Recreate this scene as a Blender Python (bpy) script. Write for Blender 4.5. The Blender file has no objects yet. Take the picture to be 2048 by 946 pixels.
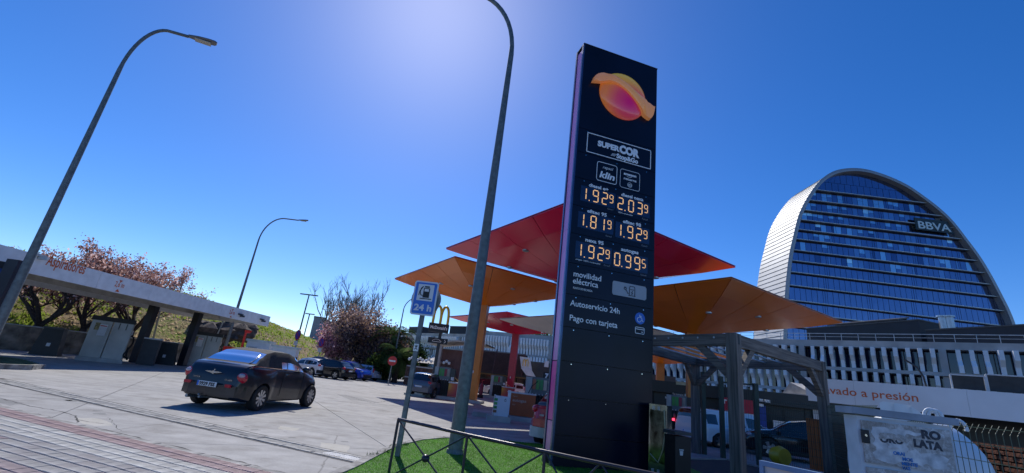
import bpy, math, random
from math import sin, cos, tan, pi, radians, hypot, atan2, sqrt
from mathutils import Vector, Matrix
random.seed(7)
sc = bpy.context.scene
col = sc.collection
# ---------------------------------------------------------------- camera
EYE = Vector((0, 0, 1.65)); FPX = 877.396; PITCH = radians(18.047146); ROLL = radians(6.953473)
FW = Vector((0, cos(PITCH), sin(PITCH))); UP0 = Vector((0, -sin(PITCH), cos(PITCH))); R0 = Vector((1, 0, 0))
UPV = UP0*cos(ROLL) - R0*sin(ROLL); RT = R0*cos(ROLL) + UP0*sin(ROLL)
cam = bpy.data.cameras.new('camera'); camo = bpy.data.objects.new('camera', cam); col.objects.link(camo)
cam.sensor_width = 36; cam.sensor_fit = 'HORIZONTAL'; cam.lens = 36*FPX/2048; cam.clip_start = .05; cam.clip_end = 6000
camo.matrix_world = Matrix(((RT.x, UPV.x, -FW.x, EYE.x), (RT.y, UPV.y, -FW.y, EYE.y), (RT.z, UPV.z, -FW.z, EYE.z), (0, 0, 0, 1)))
sc.camera = camo
# ---------------------------------------------------------------- sky, sun, exposure
SUN_AZ, SUN_EL = radians(-16.4), radians(45.1)
w = bpy.data.worlds.new('World'); sc.world = w; w.use_nodes = True
nt = w.node_tree; nt.nodes.clear()
sky = nt.nodes.new('ShaderNodeTexSky'); sky.sky_type = 'NISHITA'; sky.sun_disc = False
sky.sun_elevation = SUN_EL; sky.sun_rotation = SUN_AZ; sky.altitude = 650; sky.air_density = .85; sky.dust_density = .35; sky.ozone_density = 4.5
hsv = nt.nodes.new('ShaderNodeHueSaturation'); hsv.inputs['Hue'].default_value = .510; hsv.inputs['Saturation'].default_value = 1.30; hsv.inputs['Value'].default_value = 1.0
bg = nt.nodes.new('ShaderNodeBackground'); bg.inputs[1].default_value = .143
wo = nt.nodes.new('ShaderNodeOutputWorld')
nt.links.new(sky.outputs[0], hsv.inputs['Color']); nt.links.new(hsv.outputs[0], bg.inputs[0]); nt.links.new(bg.outputs[0], wo.inputs[0])
sl = bpy.data.lights.new('sun', 'SUN'); sl.energy = 4.0; sl.angle = radians(.53); sl.color = (1, .95, .87)
so = bpy.data.objects.new('sun', sl); col.objects.link(so)
so.rotation_euler = Vector((sin(SUN_AZ)*cos(SUN_EL), cos(SUN_AZ)*cos(SUN_EL), sin(SUN_EL))).to_track_quat('Z', 'Y').to_euler()
so.location = (-10, 40, 60)
sc.view_settings.view_transform = 'Standard'; sc.view_settings.look = 'None'; sc.view_settings.exposure = .12; sc.view_settings.gamma = 1
sc.render.resolution_x = 1024; sc.render.resolution_y = 473
# ---------------------------------------------------------------- survey helpers (photo measurement -> metres)
def ray(x, y):
    return (FW*FPX + RT*(x-1024) - UPV*(y-473)).normalized()
def sg(x, y, z=0.0):
    d = ray(x, y); return EYE + d*((z-EYE.z)/d.z)
def sd(x, y, dist):
    d = ray(x, y); return EYE + d*(dist/hypot(d.x, d.y))
def sp(x, y, o, dr):            # point on the vertical plane through o along dr -> (s, z)
    n = Vector((-dr[1], dr[0])); d = ray(x, y); t = (n.x*o[0]+n.y*o[1])/(n.x*d.x+n.y*d.y)
    p = EYE + d*t; return (p.x-o[0])*dr[0]+(p.y-o[1])*dr[1], p.z
# ---------------------------------------------------------------- materials
MC = {}
def mat(name, c, rough=.6, metal=0., var=.12, scale=3., bump=0., bscale=None, spec=.5, dark=None, alpha=None, coat=0., emis=None, detail=5):
    if name in MC: return MC[name]
    m = bpy.data.materials.new(name); m.use_nodes = True; N = m.node_tree.nodes; L = m.node_tree.links
    b = N['Principled BSDF']; b.inputs['Roughness'].default_value = rough; b.inputs['Metallic'].default_value = metal
    b.inputs['Specular IOR Level'].default_value = spec; b.inputs['Coat Weight'].default_value = coat
    tc = N.new('ShaderNodeTexCoord'); no = N.new('ShaderNodeTexNoise'); no.inputs['Scale'].default_value = scale; no.inputs['Detail'].default_value = detail
    L.new(tc.outputs['Object'], no.inputs['Vector'])
    r = N.new('ShaderNodeValToRGB'); r.color_ramp.elements[0].position = .3; r.color_ramp.elements[1].position = .7
    d = dark or tuple(v*(1-2*var) for v in c); r.color_ramp.elements[0].color = (*d, 1)
    r.color_ramp.elements[1].color = (*[min(1, v*(1+var)) for v in c], 1)
    L.new(no.outputs[0], r.inputs[0]); L.new(r.outputs[0], b.inputs['Base Color'])
    if bump:
        n2 = N.new('ShaderNodeTexNoise'); n2.inputs['Scale'].default_value = bscale or scale*6; n2.inputs['Detail'].default_value = 6
        L.new(tc.outputs['Object'], n2.inputs['Vector']); bp = N.new('ShaderNodeBump'); bp.inputs['Strength'].default_value = bump; bp.inputs['Distance'].default_value = .03
        L.new(n2.outputs[0], bp.inputs['Height']); L.new(bp.outputs[0], b.inputs['Normal'])
    if emis: b.inputs['Emission Color'].default_value = (*c, 1); b.inputs['Emission Strength'].default_value = emis
    if alpha is not None: b.inputs['Alpha'].default_value = alpha
    MC[name] = m; return m
def glassmat(name, c, alpha=.55, rough=.03, metal=0.):
    if name in MC: return MC[name]
    m = bpy.data.materials.new(name); m.use_nodes = True; N = m.node_tree.nodes; L = m.node_tree.links; N.clear()
    o = N.new('ShaderNodeOutputMaterial'); g = N.new('ShaderNodeBsdfGlossy'); g.inputs['Roughness'].default_value = rough; g.inputs[0].default_value = (.9, .95, 1, 1)
    t = N.new('ShaderNodeBsdfTransparent'); t.inputs[0].default_value = (*c, 1); fr = N.new('ShaderNodeFresnel'); fr.inputs[0].default_value = 1.6
    mx = N.new('ShaderNodeMixShader'); L.new(fr.outputs[0], mx.inputs[0]); L.new(t.outputs[0], mx.inputs[1]); L.new(g.outputs[0], mx.inputs[2]); L.new(mx.outputs[0], o.inputs[0])
    MC[name] = m; return m
def leafmat_(name, c, var=.25, tl=.5):
    if name in MC: return MC[name]
    m = bpy.data.materials.new(name); m.use_nodes = True; N = m.node_tree.nodes; L = m.node_tree.links; N.clear()
    o = N.new('ShaderNodeOutputMaterial'); d = N.new('ShaderNodeBsdfDiffuse'); t = N.new('ShaderNodeBsdfTranslucent'); x = N.new('ShaderNodeMixShader'); x.inputs[0].default_value = tl
    tc = N.new('ShaderNodeTexCoord'); no = N.new('ShaderNodeTexNoise'); no.inputs['Scale'].default_value = 1.7; no.inputs['Detail'].default_value = 6; L.new(tc.outputs['Object'], no.inputs['Vector'])
    r = N.new('ShaderNodeValToRGB'); r.color_ramp.elements[0].position = .35; r.color_ramp.elements[1].position = .65; r.color_ramp.elements[0].color = (*[v*(1-var) for v in c], 1); r.color_ramp.elements[1].color = (*[min(1, v*(1+var)) for v in c], 1)
    L.new(no.outputs[0], r.inputs[0]); L.new(r.outputs[0], d.inputs[0]); L.new(r.outputs[0], t.inputs[0]); L.new(d.outputs[0], x.inputs[1]); L.new(t.outputs[0], x.inputs[2]); L.new(x.outputs[0], o.inputs[0]); MC[name] = m; return m
def groundmat(name, c, c2, stain, crackscale=.25, bump=.25, crack=.6):
    m = bpy.data.materials.new(name); m.use_nodes = True; N = m.node_tree.nodes; L = m.node_tree.links; b = N['Principled BSDF']
    b.inputs['Roughness'].default_value = .85; b.inputs['Specular IOR Level'].default_value = .3
    g = N.new('ShaderNodeNewGeometry')
    def noise(s, det=8, rough=.6, vec=None):
        n = N.new('ShaderNodeTexNoise'); n.inputs['Scale'].default_value = s; n.inputs['Detail'].default_value = det; n.inputs['Roughness'].default_value = rough
        L.new(vec or g.outputs['Position'], n.inputs['Vector']); return n
    def ramp(src, a, bb, ca, cb):
        r = N.new('ShaderNodeValToRGB'); r.color_ramp.elements[0].position = a; r.color_ramp.elements[1].position = bb
        r.color_ramp.elements[0].color = (*ca, 1); r.color_ramp.elements[1].color = (*cb, 1); L.new(src, r.inputs[0]); return r
    def mixc(a, bb, f, mode='MULTIPLY'):
        x = N.new('ShaderNodeMix'); x.data_type = 'RGBA'; x.blend_type = mode; x.inputs[0].default_value = f
        L.new(a, x.inputs[6]); L.new(bb, x.inputs[7]); return x.outputs[2]
    n1 = noise(.35); n2 = noise(2.2, 10, .7); n3 = noise(40, 4, .7); n4 = noise(.9, 6, .5)
    base = ramp(n1.outputs[0], .35, .65, c, c2).outputs[0]
    cc = mixc(base, ramp(n2.outputs[0], .3, .62, stain, (1, 1, 1)).outputs[0], .75)
    cc = mixc(cc, ramp(n3.outputs[0], .3, .7, (.72, .72, .72), (1.0, 1.0, 1.0)).outputs[0], .8)
    cc = mixc(cc, ramp(n4.outputs[0], .30, .44, (.55, .53, .5), (1, 1, 1)).outputs[0], .6)
    n5 = noise(3.1, 3, .4); cc = mixc(cc, ramp(n5.outputs[0], .235, .27, (.45, .42, .40), (1, 1, 1)).outputs[0], .7); n6 = noise(7.5, 2, .5); cc = mixc(cc, ramp(n6.outputs[0], .72, .76, (1, 1, 1), (1.25, 1.24, 1.2)).outputs[0], .8)
    # long tyre-polished streaks along the drive
    mp = N.new('ShaderNodeMapping'); mp.inputs['Rotation'].default_value = (0, 0, radians(20)); mp.inputs['Scale'].default_value = (.12, 1.6, 1)
    L.new(g.outputs['Position'], mp.inputs[0]); st = noise(1.4, 5, .6, mp.outputs[0]); cc = mixc(cc, ramp(st.outputs[0], .35, .6, (.8, .8, .8), (1, 1, 1)).outputs[0], .7)
    if crack:
        wz = noise(1.5, 4, .6); va = N.new('ShaderNodeMix'); va.data_type = 'RGBA'; va.inputs[0].default_value = .12; L.new(g.outputs['Position'], va.inputs[6]); L.new(wz.outputs[1], va.inputs[7])
        vo = N.new('ShaderNodeTexVoronoi'); vo.feature = 'DISTANCE_TO_EDGE'; vo.inputs['Scale'].default_value = crackscale; L.new(va.outputs[2], vo.inputs['Vector'])
        cc = mixc(cc, ramp(vo.outputs[0], .0008, .003, (.3, .29, .28), (1, 1, 1)).outputs[0], crack)
    L.new(cc, b.inputs['Base Color'])
    bp = N.new('ShaderNodeBump'); bp.inputs['Strength'].default_value = bump; bp.inputs['Distance'].default_value = .02; L.new(n3.outputs[0], bp.inputs['Height']); L.new(bp.outputs[0], b.inputs['Normal'])
    MC[name] = m; return m
concrete = groundmat('concrete_drive', (.40, .395, .38), (.50, .49, .47), (.66, .65, .64))
asphalt = groundmat('asphalt', (.10, .10, .105), (.14, .14, .14), (.7, .7, .7), crack=.3)
whitep = mat('white_paint', (.78, .79, .8), .45, var=.06)
greyp = mat('light_grey_panel', (.60, .61, .63), .4, var=.05, scale=1)
navy = mat('navy_panel', (.005, .008, .024), .28, var=.25, scale=.6, spec=.25)
black = mat('black', (.012, .012, .014), .5, var=.2)
rubber = mat('rubber', (.015, .015, .016), .75, var=.2, scale=20)
darkgrey = mat('dark_grey', (.05, .052, .058), .5, var=.2)
steel = mat('galvanised_steel', (.30, .32, .33), .5, metal=.55, var=.22, scale=22, bump=.1)
steel_l = mat('galvanised_spangle', (.16, .18, .18), .5, metal=.3, var=.16, scale=9, bump=.08, detail=6)
chrome = mat('chrome', (.7, .72, .74), .12, metal=1, var=.05)
alu = mat('brushed_aluminium', (.45, .46, .48), .32, metal=.8, var=.08)
concrete_l = mat('cast_concrete', (.42, .42, .40), .85, var=.2, scale=1.2, bump=.3)
kerbm = mat('kerb_stone', (.34, .33, .31), .9, var=.3, scale=5, bump=.5)
orange_s = mat('orange_soffit', (.90, .225, .02), .26, var=.06, scale=.4)
red_s = mat('crimson_soffit', (.80, .012, .07), .2, var=.06, scale=.4)
white_s = mat('white_soffit', (.82, .80, .77), .3, var=.05, scale=.4)
orange_t = mat('orange_lettering', (.62, .12, .02), .5, var=.02)
white_t = mat('white_lettering', (.93, .93, .94), .5, var=.02)
wood = mat('weathered_timber', (.17, .15, .135), .85, var=.3, scale=1, bump=.35, bscale=6)
wood_post = mat('weathered_post', (.17, .15, .135), .85, var=.3, scale=1, bump=.35, bscale=6)
for m_, sc_ in ((wood, (1.2, 1.2, 26)), (wood_post, (26, 26, 1.1))):
    N_ = m_.node_tree.nodes; tc_ = next(n for n in N_ if n.type == 'TEX_COORD'); mp_ = N_.new('ShaderNodeMapping'); mp_.inputs['Scale'].default_value = sc_
    for l_ in list(tc_.outputs['Object'].links): to_ = l_.to_socket; m_.node_tree.links.new(mp_.outputs[0], to_)
    m_.node_tree.links.new(tc_.outputs['Object'], mp_.inputs[0])
# ---------------------------------------------------------------- mesh builder
class M:
    def __init__(s): s.v = []; s.f = []
    def quad(s, *p): n = len(s.v); s.v += [tuple(q) for q in p]; s.f.append(tuple(range(n, n+len(p)))); return s
    def box(s, c, d, rz=0, rx=0, ry=0, taper=1):
        n = len(s.v); R = Matrix.Rotation(rz, 3, 'Z') @ Matrix.Rotation(ry, 3, 'Y') @ Matrix.Rotation(rx, 3, 'X')
        for z in (-.5, .5):
            k = 1 if z < 0 else taper
            for x, y in ((-.5, -.5), (.5, -.5), (.5, .5), (-.5, .5)):
                s.v.append(tuple(Vector(c) + R @ Vector((x*d[0]*k, y*d[1]*k, z*d[2]))))
        s.f += [(n, n+3, n+2, n+1), (n+4, n+5, n+6, n+7)] + [(n+i, n+(i+1) % 4, n+4+(i+1) % 4, n+4+i) for i in range(4)]; return s
    def beam(s, a, b, wd, hg, up=(0, 0, 1)):
        a, b = Vector(a), Vector(b); d = (b-a).normalized(); up = Vector(up)
        if abs(d.dot(up)) > .99: up = Vector((0, 1, 0))
        sx = d.cross(up).normalized(); uy = sx.cross(d); n = len(s.v)
        for p in (a, b):
            for i, j in ((-1, -1), (1, -1), (1, 1), (-1, 1)): s.v.append(tuple(p + sx*i*wd/2 + uy*j*hg/2))
        s.f += [(n, n+3, n+2, n+1), (n+4, n+5, n+6, n+7)] + [(n+i, n+(i+1) % 4, n+4+(i+1) % 4, n+4+i) for i in range(4)]; return s
    def tube(s, pts, rad, n=10, cap=True):
        pts = [Vector(p) for p in pts]; rad = rad if isinstance(rad, (list, tuple)) else [rad]*len(pts); b = len(s.v); up = None
        for i, p in enumerate(pts):
            d = (pts[min(i+1, len(pts)-1)] - pts[max(i-1, 0)]).normalized()
            if up is None: up = Vector((0, 0, 1)) if abs(d.z) < .9 else Vector((1, 0, 0))
            a = d.cross(up).normalized(); up = a.cross(d).normalized()
            for k in range(n): t = 2*pi*k/n; s.v.append(tuple(p + (a*cos(t) + up*sin(t))*rad[i]))
        for i in range(len(pts)-1):
            for k in range(n): s.f.append((b+i*n+k, b+i*n+(k+1) % n, b+(i+1)*n+(k+1) % n, b+(i+1)*n+k))
        if cap: s.f.append(tuple(b+k for k in range(n-1, -1, -1))); s.f.append(tuple(b+(len(pts)-1)*n+k for k in range(n)))
        return s
    def lathe(s, c, prof, n=20, axis='Z', caps=True):
        b = len(s.v); c = Vector(c)
        for r, h in prof:
            for k in range(n):
                t = 2*pi*k/n; q = {'Z': (r*cos(t), r*sin(t), h), 'X': (h, r*cos(t), r*sin(t)), 'Y': (r*cos(t), h, r*sin(t))}[axis]; s.v.append(tuple(c+Vector(q)))
        for i in range(len(prof)-1):
            for k in range(n): s.f.append((b+i*n+k, b+i*n+(k+1) % n, b+(i+1)*n+(k+1) % n, b+(i+1)*n+k))
        if caps: s.f.append(tuple(b+k for k in range(n-1, -1, -1))); s.f.append(tuple(b+(len(prof)-1)*n+k for k in range(n)))
        return s
    def prism(s, poly, o, ux, uy, dep):      # polygon in (ux,uy) plane through o, extruded by vector dep
        o, ux, uy, dep = Vector(o), Vector(ux), Vector(uy), Vector(dep); b = len(s.v); n = len(poly)
        for k in (0, 1):
            for x, y in poly: s.v.append(tuple(o+ux*x+uy*y+dep*k))
        s.f.append(tuple(b+i for i in range(n-1, -1, -1))); s.f.append(tuple(b+n+i for i in range(n)))
        for i in range(n): s.f.append((b+i, b+(i+1) % n, b+n+(i+1) % n, b+n+i))
        return s
    def ball(s, c, r, n=12, m=8, sz=(1, 1, 1)):
        return s.lathe(c, [(max(.001, r*sin(pi*i/m)*sz[0]), -r*cos(pi*i/m)*sz[2]) for i in range(m+1)], n)
    def mesh(s, name, m, smooth=False):
        me = bpy.data.meshes.new(name); me.from_pydata(s.v, [], s.f); ms = m if isinstance(m, (list, tuple)) else [m]
        for q in ms: me.materials.append(q)
        if smooth:
            me.polygons.foreach_set('use_smooth', [True]*len(me.polygons))
            try: me.set_sharp_from_angle(angle=radians(40))
            except Exception: pass
        me.update(); return me
def obj(name, me, parent=None, **kw):
    o = bpy.data.objects.new(name, me); col.objects.link(o)
    if parent is not None: o.parent = parent
    for k, v in kw.items(): o[k] = v
    return o
def part(name, m, mt, parent, smooth=False, **kw): return obj(name, m.mesh(name, mt, smooth), parent, **kw)
def thing(name, label, cat, loc=(0, 0, 0), rz=0, group=None, **kw):
    o = obj(name, None, label=label, category=cat, **kw); o.location = loc; o.rotation_euler = (0, 0, rz); o.empty_display_size = .3
    if group: o['group'] = group
    return o
def solo(name, m, mt, label, cat, group=None, loc=(0, 0, 0), rz=0, smooth=False, **kw):
    o = obj(name, m.mesh(name, mt, smooth), label=label, category=cat, **kw); o.location = loc; o.rotation_euler = (0, 0, rz)
    if group: o['group'] = group
    return o
def struct(name, m, mt, **kw): return obj(name, m.mesh(name, mt, kw.pop('smooth', False)), kw.pop('parent', None), kind='structure', **kw)
def kids(o): return [c for c in bpy.data.objects if c.parent == o]
def dup(o, loc=None, rz=None, label=None, group=None, parent=None):
    c = o.copy(); col.objects.link(c); c.parent = parent
    if loc is not None: c.location = loc
    if rz is not None: c.rotation_euler = (0, 0, rz)
    if label: c['label'] = label
    if group: c['group'] = group
    for k in list(o.children): dup(k, parent=c)
    return c
TXC = {}
def text(s, size, m, parent, o, ux, uy=(0, 0, 1), bold=0., align='LEFT', name='lettering', ext=.004, sx=1., label=None, shear=0., fitw=None):
    """flat raised lettering: baseline start o, along ux, up uy"""
    cu = bpy.data.curves.new('t', 'FONT'); cu.body = s; cu.size = size; cu.extrude = ext; cu.offset = bold; cu.align_x = align; cu.resolution_u = 3; cu.shear = shear
    t = bpy.data.objects.new('t', cu); col.objects.link(t); dg = bpy.context.evaluated_depsgraph_get(); me = bpy.data.meshes.new_from_object(t.evaluated_get(dg)); bpy.data.objects.remove(t)
    if fitw:
        xs = [v.co.x for v in me.vertices]; sx = fitw/(max(xs)-min(xs)+1e-6)
    ux, uy = Vector(ux).normalized(), Vector(uy).normalized(); nn = ux.cross(uy)
    for v in me.vertices: v.co = Vector(o) + ux*v.co.x*sx + uy*v.co.y + nn*v.co.z
    me.materials.clear(); me.materials.append(m); me.name = name
    ob = obj(name, me, parent)
    if label: ob['label'] = label
    return ob
# ================================================================ GROUND
g_ = M(); g_.quad((-2500, -2500, -.06), (2500, -2500, -.06), (2500, 2500, -.06), (-2500, 2500, -.06))
struct('ground', g_, asphalt)
fore = obj('forecourt', None, kind='structure')
JU, JV = Vector((.502, -.865, 0)), Vector((.865, .502, 0))
random.seed(3)
for iu in range(-14, 4):
    for iv in range(-6, 8):
        c = JU*(5.2*iu - 2.0) + JV*(5.82*iv + 2.91 - 2.44)
        if c.x < -42 or c.y < 2 or c.x > 34 or c.y > 84: continue  # concrete carried on under the right canopies, added for brighter bounce on their soffits
        if c.x > 5.5 and c.y < 13: continue
        m = M(); m.box((0, 0, 0), (5.2-.014, 5.82-.014, .05), taper=.9993)
        s = obj('slab', m.mesh('slab', concrete), fore); s.location = (c.x, c.y, -.025 + random.uniform(-.0015, .0015)); s.rotation_euler = (0, 0, atan2(JU.y, JU.x))
sb = M(); sb.quad((-60, -10, -.045), (60, -10, -.045), (60, 100, -.045), (-60, 100, -.045)); struct('joint_bed', sb, mat('joint_fill', (.06, .058, .055), .9, scale=8))

# drainage channel of precast blocks crossing the drive
ch = obj('drainage_channel', None, kind='structure'); A, Bc = Vector((-14.4, 13.75, 0)), Vector((-1.9, 8.62, 0)); e = (Bc-A).normalized(); nn = Vector((-e.y, e.x, 0))
chm = [mat('channel_block_%d' % i, c, .85, var=.25, scale=7, bump=.4) for i, c in enumerate([(.27, .27, .26), (.36, .355, .34), (.22, .22, .22)])]
L_ = (Bc-A).length; x = 0
while x < L_:
    l = random.choice((.5, 1.0, 1.0, .75))
    m = M(); m.box((0, 0, 0), (l-.02, .20, .03)); o = obj('channel_block', m.mesh('channel_block', chm[random.choice((0, 0, 2))]), ch); o.location = A+e*(x+l/2)+Vector((0, 0, -.006+random.uniform(-.004, .003))); o.rotation_euler = (random.uniform(-.01, .01), 0, atan2(e.y, e.x)); x += l
for sgn in (-1, 1):
    x = random.uniform(0, .5)
    while x < L_:
        l = random.choice((1.0, 1.5, .7))
        m = M(); m.box((0, 0, 0), (l-.03, .11, .03)); o = obj('channel_edge', m.mesh('channel_edge', chm[1]), ch); o.location = A+e*(x+l/2)+nn*sgn*.175+Vector((0, 0, -.003+random.uniform(-.004, .004))); o.rotation_euler = (0, 0, atan2(e.y, e.x)+random.uniform(-.006, .006)); x += l
gm = M()
for k in range(14): gm.box((A+e*(L_-.35-k*.055)+nn*.0), (.022, .34, .02), rz=atan2(e.y, e.x))
obj('drain_grate', gm.mesh('drain_grate', mat('iron_grate', (.35, .37, .42), .45, metal=.5)), ch)
# dark trench edges showing round the channel
tr = M(); tr.box(((A+Bc)/2).to_tuple()[:2]+(-.0085,), (L_, .62, .021), rz=atan2(e.y, e.x)); obj('channel_bed', tr.mesh('channel_bed', mat('channel_bed', (.11, .105, .10), .95, var=.4, scale=9)), ch)

# irregular cracks and broken concrete beside the channel
def crack(pts, w, m_, z=.0015):
    m = M(); P = [Vector((p[0], p[1], 0)) for p in pts]; Q = [P[0]]
    for a, b in zip(P, P[1:]):
        n = max(2, int((b-a).length/.12))
        for k in range(1, n+1): Q.append(a.lerp(b, k/n) + Vector((random.uniform(-.025, .025), random.uniform(-.025, .025), 0)))
    for a, b in zip(Q, Q[1:]):
        d = (b-a).normalized(); n = Vector((-d.y, d.x, 0)); w1 = w*random.uniform(.4, 1.4)
        m.quad(a-n*w1+Vector((0, 0, z)), b-n*w1+Vector((0, 0, z)), b+n*w1+Vector((0, 0, z)), a+n*w1+Vector((0, 0, z)))
    o = obj('crack', m.mesh('crack', m_), fore)
crm = mat('crack_fill', (.05, .048, .045), .95, scale=20)
def cp(*px): return [sg(x, y).to_tuple()[:2] for x, y in px]
for px, w_ in [(((0, 797), (60, 812), (120, 822), (150, 832), (154, 845)), .012), (((150, 838), (190, 846), (222, 849)), .01), (((215, 835), (243, 862)), .006),
               (((690, 790), (722, 800), (745, 806), (800, 800)), .02), (((700, 806), (740, 812)), .012), (((560, 776), (540, 800), (505, 808)), .003),
               (((250, 748), (340, 756), (420, 760)), .004), (((0, 846), (20, 850)), .01), (((812, 855), (855, 862)), .008), (((868, 884), (905, 884)), .008)]:
    crack(cp(*px), w_, crm)

def patch(pts, m_, z=.0012):
    P = cp(*pts); m = M(); Q = []
    for a, b in zip(P, P[1:]+P[:1]):
        for k in range(4): t = k/4; Q.append((a[0]+(b[0]-a[0])*t+random.uniform(-.02, .02), a[1]+(b[1]-a[1])*t+random.uniform(-.02, .02)))
    n = len(Q); m.v = [(x, y, z) for x, y in Q]; m.f = [tuple(range(n))]; obj('patch', m.mesh('patch', m_), fore)
pl_ = groundmat('repair_light', (.52, .50, .45), (.58, .56, .50), (.8, .78, .72), crack=0); pd_ = groundmat('repair_dark', (.30, .30, .29), (.34, .34, .33), (.7, .7, .7), crack=0)
patch(((152, 836), (190, 836), (216, 842), (226, 851), (190, 852), (158, 846)), pl_)
PT0 = Vector((0, 0, 0))
random.seed(77)
for k in range(46):
    px = random.uniform(60, 1000); py = random.uniform(775, 905); q = sg(px, py)
    if q.y < 10 or (px > 700 and py > 870): continue
    r = random.uniform(.03, .15); m = M(); n_ = 11; m.v = [(q.x+r*cos(2*pi*i/n_)*random.uniform(.5, 1.2), q.y+r*sin(2*pi*i/n_)*random.uniform(.5, 1.2), .001) for i in range(n_)]; m.f = [tuple(range(n_))]; obj('stain', m.mesh('stain', pd_), fore)
patch(((0, 795), (45, 806), (20, 812), (0, 806)), pd_); patch(((640, 885), (700, 892), (694, 905), (640, 900)), pl_); patch(((672, 788), (725, 796), (760, 806), (700, 800)), pd_); patch(((560, 852), (600, 857), (590, 862), (556, 858)), pl_)
# ================================================================ TILED PAVEMENT
pv = obj('pavement', None, kind='structure'); PA, PB = Vector((-9.7, 9.71, 0)), Vector((-2.92, 7.22, 0)); pe = (PB-PA).normalized(); pn = Vector((pe.y, -pe.x, 0)); pz = atan2(pe.y, pe.x)
bm_ = M(); bm_.box((PA+pe*2+pn*6.05).to_tuple()[:2]+(-.008,), (34, 12.1, .03), rz=pz); obj('pavement_bed', bm_.mesh('pavement_bed', mat('mortar', (.13, .115, .11), .95, var=.3, scale=14)), pv)
TP = .205
def tilemesh(name, c):
    m = M(); s = TP-.009; m.box((0, 0, .005), (s, s, .02)); nf = len(m.f)
    for k in range(4): m.box(((k-1.5)*s/4, 0, .0195), (s/4-.015, s-.010, .011), taper=.95)
    me = m.mesh('tile', [mat(name, c, .8, var=.2, scale=2.5, bump=.25, bscale=60), mat('tile_groove', (.10, .085, .08), .95, var=.2)])
    for i in range(nf): me.polygons[i].material_index = 1
    return me
tm = {'pink': [tilemesh('tile_pink_%d' % i, c) for i, c in enumerate([(.47, .33, .31), (.50, .36, .34), (.43, .30, .28)])],
      'cream': [tilemesh('tile_cream_%d' % i, c) for i, c in enumerate([(.62, .60, .54), (.67, .65, .59), (.57, .55, .50)])],
      'grey': [tilemesh('tile_grey_%d' % i, c) for i, c in enumerate([(.46, .44, .41), (.50, .48, .45), (.43, .40, .38)])],
      'rose': [tilemesh('tile_rose_%d' % i, c) for i, c in enumerate([(.42, .33, .32), (.45, .36, .35), (.38, .28, .28)])]}
def band(r, a):
    if r < 2: return 'pink'
    if r < 5: return 'cream'
    k = r-5
    return 'grey' if (k // 4) % 2 == 0 else 'rose'
cand = []
for r in range(0, 34):
    for k in range(-45, 60):
        p = PA + pe*(k*TP) + pn*(.16 + TP/2 + r*TP); d = p-EYE; z = d.dot(FW)
        vis = False
        if z > .5:
            u, v = 1024+FPX*d.dot(RT)/z, 473-FPX*d.dot(UPV)/z; vis = -20 < u < 2070 and v < 960
        cand.append((0 if vis else 1, d.length, r, k, p))
cand.sort(key=lambda t: t[:4]); rest = {k: M() for k in tm}
for i, (nv, dl, r, k, p) in enumerate(cand):
    b = band(r, k)
    if random.random() < .06 and b == 'grey': b = 'rose'
    zz = .008+random.uniform(-.0025, .0025)
    if i < 298:
        o = obj('tile', random.choice(tm[b]), pv); o.location = (p.x, p.y, zz); o.rotation_euler = (random.uniform(-.008, .008), random.uniform(-.008, .008), pz+random.uniform(-.01, .01))
    elif dl < 16:
        R = Matrix.Rotation(pz, 3, 'Z')
        for q in range(4): rest[b].box(p + R @ Vector(((q-1.5)*TP/4*.96, 0, 0)) + Vector((0, 0, zz+.010)), (TP/4*.96-.014, TP-.016, .016), rz=pz)
for b, m in rest.items():
    if m.v: obj('tiles', m.mesh('tiles', tm[b][0].materials[0]), pv, kind='stuff')
# worn kerb strip along the pavement edge, with weeds and grit in the joint
x = -9
while x < 8.5:
    l = .98
    m = M(); m.box((0, 0, 0), (l-.015, .13, .05), taper=.98); o = obj('kerb_stone', m.mesh('kerb_stone', kerbm), pv); o.location = PA+pe*(x+l/2)+pn*.075+Vector((0, 0, -.004)); o.rotation_euler = (0, 0, pz); x += l
crack([(PA-pe*9-pn*.03).to_tuple()[:2]]+[(PA+pe*t-pn*(.03+random.uniform(-.03, .05))).to_tuple()[:2] for t in [i*.5 for i in range(-16, 16)]], .02, crm, .004)

# ================================================================ LAWN ISLAND
isl = [(-2.35, 5.2), (-2.12, 6.6), (-1.98, 7.8), (-1.92, 9.0), (-1.84, 10.2), (-1.5, 11.4), (-1.05, 12.2), (-.5, 12.62), (.3, 12.95), (1.5, 13.3), (3.2, 13.5), (4.6, 13.2), (5.2, 12.2), (5.3, 10), (5.0, 7), (4.6, 5.2)]
lawn = M(); n = len(isl)
lawn.prism([(x, y) for x, y in isl], (0, 0, -.05), (1, 0, 0), (0, 1, 0), (0, 0, .13)); struct('lawn', lawn, mat('artificial_turf', (.10, .25, .032), .9, var=.3, scale=18, bump=.8, bscale=160))
kb = obj('island_kerb', None, kind='structure')
for a, b in zip(isl[:9], isl[1:10]):
    a, b = Vector((*a, 0)), Vector((*b, 0)); nseg = max(1, round((b-a).length/.8))
    for k in range(nseg):
        p, q = a.lerp(b, k/nseg), a.lerp(b, (k+1)/nseg); d = (q-p).normalized(); out = Vector((-d.y, d.x, 0)); m = M(); m.beam(p+d*.006+out*.07+Vector((0, 0, .045)), q-d*.006+out*.07+Vector((0, 0, .045)), .15, .11)
        obj('kerb_stone', m.mesh('kerb_stone', kerbm), kb)
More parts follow.
